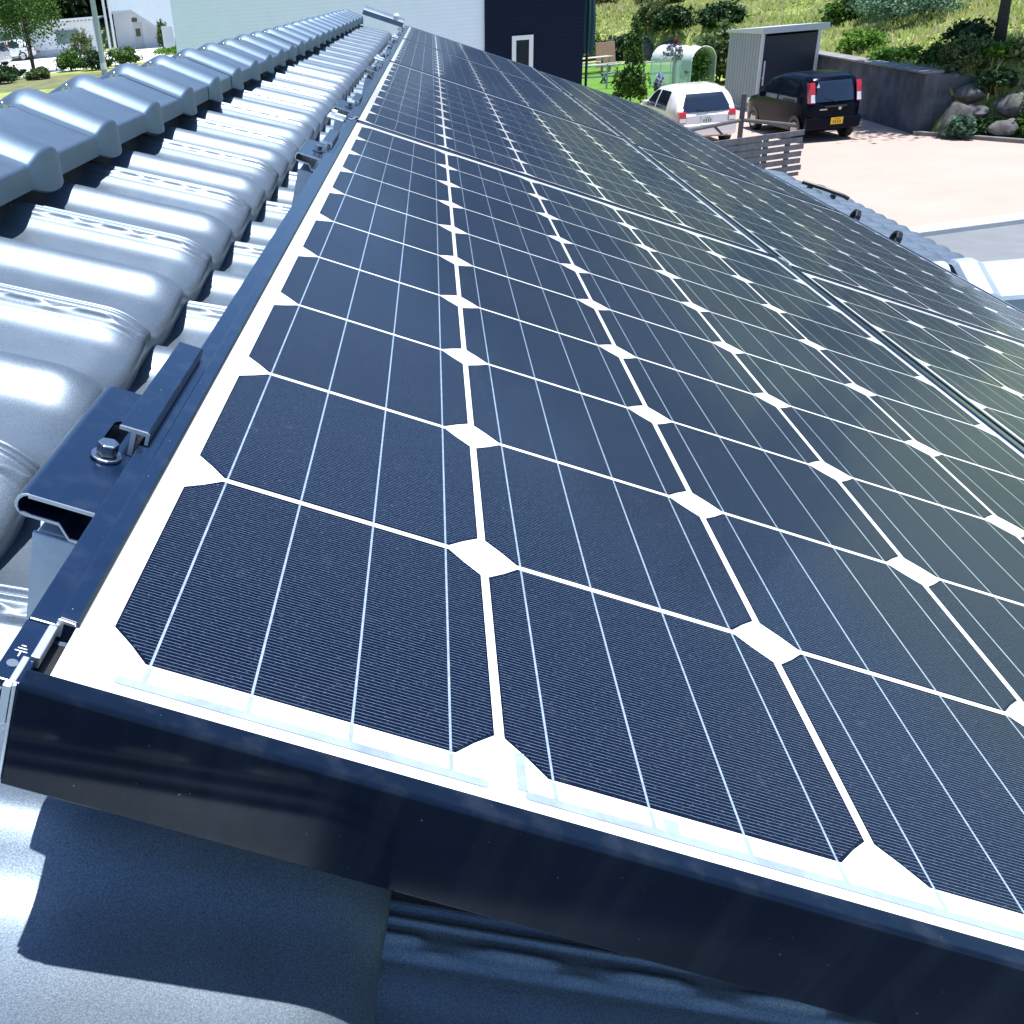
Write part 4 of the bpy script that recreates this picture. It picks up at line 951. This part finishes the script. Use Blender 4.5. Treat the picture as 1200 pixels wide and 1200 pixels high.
kei_g = dict(side=(.55, 2.85), tail=[(-.06, .5), (-.035, .7), (-.03, .95), (.0, 1.02), (.13, 1.45), (.24, 1.56)], win=(.53, 1.0, 1.50), lamp=(.555, .685, .98, 1.48), plate=.52, plate_x=.06, taper=.86)
dcar = car(at(10.72, 29.0, GZ + .008, R_(8)), 'dark navy tall hatchback with yellow plate parked before the concrete wall', DARKP, kei['prof'], 1.56, .30, (.55, 3.15), YEL, glass_rear=kei_g, belt=.95, tumble=.16)
em = MB(); em.box(-.3, .3, -.075, -.045, .86, .90); build('tailgate_garnish', em, BLACK, dcar, bevel=.01)
em = MB(); em.tube([(.12, -.05, .83), (.12, -.062, .83)], .045, 14); build('round_emblem', em, RIMM, dcar)
em = MB(); em.box(-.42, -.22, -.052, -.044, .80, .83); build('rear_lettering', em, RIMM, dcar)
em = MB(); em.prism([(0, 0), (.1, .0), (.05, .14)], -.05, .05); o_ = build('sticker', em, MARK, dcar); o_.location = (-.54, .02, 1.36); o_.scale = (.7, .3, .7)
sed = dict(prof=[(0, .88), (.07, 1.0), (.30, 1.30), (.42, 1.39), (.6, 1.46), (1.0, 1.525), (1.5, 1.54), (2.0, 1.48), (2.85, 1.0), (3.2, .93), (3.6, .78), (3.72, .6)])
sed_g = dict(side=(.75, 2.62), tail=[(-.06, .5), (-.045, .7), (-.03, .88), (.05, 1.0), (.28, 1.30), (.42, 1.40)], win=(.68, .92, 1.36), lamp=(.58, .77, .66, .95), plate=.72, taper=.74)
car(at(7.5, 29.3, GZ + .008, R_(7)), 'white rounded hatchback with sun glint on its rear window', WHITEP, sed['prof'], 1.78, .29, (.6, 3.05), PLW, glass_rear=sed_g, belt=.90, tumble=.27)

# ------------------------------------------------------------------ left background
LZ = GZ + 1.64
lb = thing('low_building', 'long low white building with corrugated roof before the dark forest', 'building', at(-27.0, 86.5, LZ, R_(10)))
LW = mat('white_wall', (.62, .65, .68), rough=.8, var=.06, vscale=1.5)
mb = MB(); mb.box(-24, 0, 0, 5, -.3, 2.5); build('wall', mb, LW, lb)
mb = MB(); mb.prism([(-.6, 2.45), (-.6, 2.55), (5.4, 2.7), (5.4, 2.6)], -24.4, .4, axis='x')
rp = MB()
for i in range(82): rp.box(-24.3 + .3 * i, -24.2 + .3 * i, -.66, -.58, 2.44, 2.60)
rfo = build('roof', mb, mat('corrugated_roof', (.22, .24, .26), rough=.6, var=.1, vscale=1), lb); build('roof_edge', rp, PALE, rfo)
for x0, x1 in ((-8.6, -6.6), (-14, -11.5), (-20, -17.5), (-3.0, -1.2)):
    mb = MB(); mb.box(x0 - .06, x1 + .06, -.05, -.005, .84, 1.96); wi = build('window', mb, PALE, lb); mb = MB(); mb.box(x0, x1, -.065, -.051, .9, 1.9); build('pane', mb, mat('blue_glass%d' % int(-x0), (.10, .15, .19), rough=.15), wi)
mb = MB(); mb.box(-24, 0, -.03, -.005, -.3, .55); build('plinth', mb, mat('grey_plinth', (.38, .42, .48), rough=.9), lb)
ts = thing('stair_house', 'white two storey building with solid outside stair and downpipes', 'building', at(-26.1, 88.3, LZ, R_(3)))
mb = MB(); mb.box(0, 11, 1.6, 9, -.3, 6.6); build('wall', mb, LW, ts)
mb = MB(); mb.prism([(0.2, 2.95), (1.9, 2.95), (4.95, .75), (5.4, .75), (5.4, 4.6), (0.2, 4.6)], 0.0, .12); build('stair_parapet', mb, mat('parapet_white', (.70, .76, .80), rough=.8, var=.03, vscale=1), ts)
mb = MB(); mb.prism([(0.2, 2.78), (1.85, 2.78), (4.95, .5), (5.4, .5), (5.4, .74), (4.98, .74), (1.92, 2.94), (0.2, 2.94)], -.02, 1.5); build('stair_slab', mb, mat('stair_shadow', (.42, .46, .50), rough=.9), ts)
mb = MB(); mb.box(1.55, 2.25, 1.54, 1.598, 0, 1.95); dr = build('door', mb, mat('grey_door', (.5, .52, .54), rough=.7), ts); mb = MB(); mb.box(1.7, 2.1, 1.52, 1.538, .95, 1.55); build('pane', mb, GLASS, dr)
mb = MB(); mb.box(1.5, 1.95, 1.55, 1.598, 2.05, 2.35); build('vent_window', mb, GLASS, ts)
mb = MB(); mb.box(.5, 1.5, 1.55, 1.598, 4.9, 5.8); build('window', mb, GLASS, ts)
mb = MB(); mb.box(3.4, 4.6, 1.55, 1.598, 5.0, 5.9); build('window', mb, GLASS, ts)
for x in (-.25, .18):
    mb = MB(); mb.tube([(x, -.1, -.2), (x, -.1, 7)], .11, 10); build('downpipe', mb, mat('pipe_white%d' % int(x * 100), (.66, .68, .68), rough=.6), ts, smooth='auto')
mb = MB(); mb.prism([(-.6, 6.6), (-.6, 6.75), (5.5, 8), (11.6, 6.75), (11.6, 6.6)], 1, 9.6); build('roof', mb, bpy.data.materials['metal_roof'], ts)
mb = MB(); mb.box(-.2, 7, -3.2, -.6, -.3, .03); tag(build('forecourt', mb, CONC, None), 'pale concrete forecourt before the stair house', kind='structure').matrix_world = at(-26.1, 88.3, LZ + .02, R_(3))
# utility pole
up = thing('utility_pole', 'grey concrete utility pole with small lamp arm behind the ridge', 'pole', at(-17.0, 55.2, LZ))
mb = MB(); mb.tube([(0, 0, -.3), (0, 0, 9)], [.15, .11], 14); build('pole', mb, mat('pole_grey', (.40, .44, .48), rough=.8, var=.08, vscale=4), up, smooth='auto')
mb = MB(); mb.tube([(.1, 0, 3.95), (.38, -.05, 4.12)], .05, 8); build('lamp_arm', mb, PALE, up)
mb = MB(); mb.tube([(0, 0, .25), (0, 0, .55)], .165, 14); build('white_band', mb, MARK, up)
tree(-23.6, 62.8, 5.6, 2.1, 'mid', 'young multi stemmed green tree beside the sunlit parking area', 401, trunk=.045, crown_z=.62, n=210, leaf=.17, multi=5, ch=2.3, name='young_tree', nl=34)
for i, (x, y, r, h, kq, lab) in enumerate([(-20.9, 61.5, .8, 1.0, 'mid', 'rounded hedge bush left of the utility pole'), (-19.0, 60.6, .8, .95, 'dark', 'dark hedge bush at the foot of the utility pole'), (-18.3, 64.0, .95, .95, 'mid', 'clipped green hedge bush right of the utility pole'), (-23.0, 56.5, 1.0, .7, 'dark', 'dark low shrub under the young tree'), (-25.0, 58.0, .9, 1.2, 'dark', 'dark shrub at the left picture edge'), (-22.3, 53.6, 1.1, .7, 'dark', 'dark spreading shrub on the soil nearest the ridge'), (-20.6, 55.2, .6, .5, 'olive', 'small olive shrub on the brown soil beside the pole'), (-24.6, 75.4, .8, 1.9, 'olive', 'pale olive shrub in front of the low white building'), (-21.2, 85.6, .45, 2.0, 'olive', 'thin shrub beside the foot of the outside stair'), (-17.6, 74.0, 1.3, .45, 'bright', 'low bright grass clump beside the pale house wall')]):
    bush(x, y, r, h, kq, lab, 500 + i, n=70, leaf=.14, group='shrubs around the parking area')
car(at(-31.5, 84.2, LZ + .01, R_(95)), 'white car parked in front of the low white building', WHITEP, sed['prof'], 1.66, .29, (.6, 3.05), PLW, glass_rear=sed_g, belt=.92, tumble=.19)
car(at(-30.5, 76.0, LZ + .01, R_(80)), 'silver car half hidden behind the young tree', SILV, kei['prof'], 1.56, .30, (.55, 3.15), PLW, glass_rear=kei_g, belt=.95, tumble=.10)
gbx = MB(); gbx.box(-.4, .4, -.05, .05, .35, 1.75); gbx.box(-.36, -.28, -.045, .045, -.2, .35); gbx.box(.28, .36, -.045, .045, -.2, .35); o = build('notice_board', gbx, LW, None, bevel=.01); o.matrix_world = at(-18.4, 76.0, LZ); tag(o, 'blank white board on legs beside the pale house wall', 'board')
# forest: one dark mass of crowns behind the left buildings and above the slope
def forest():
    r = np.random.default_rng(77); out = []
    for i in range(120):
        if i < 84: x = r.uniform(-95, -6); y = r.uniform(98, 122)
        else: x = r.uniform(-2, 60); y = r.uniform(92, 112) - .25 * max(0, x - 20)
        h = r.uniform(8, 15); cr = r.uniform(2.6, 4.2); z = gz1(x, y)
        out.append(foliage_np((x, y, z + h * .5), (cr, cr, h * .55), 60, 26, .75, int(r.integers(1e6)), hollow=.55, zmin=-.95, clump_r=.35))
    return np.concatenate(out)
tag(quads_obj('forest', forest(), leaf_mat('forest_leaf', (.006, .016, .008), (.022, .05, .018), .1)), 'dark forest rising behind the buildings and slope', 'forest', kind='stuff')
print('objects', len(bpy.data.objects))
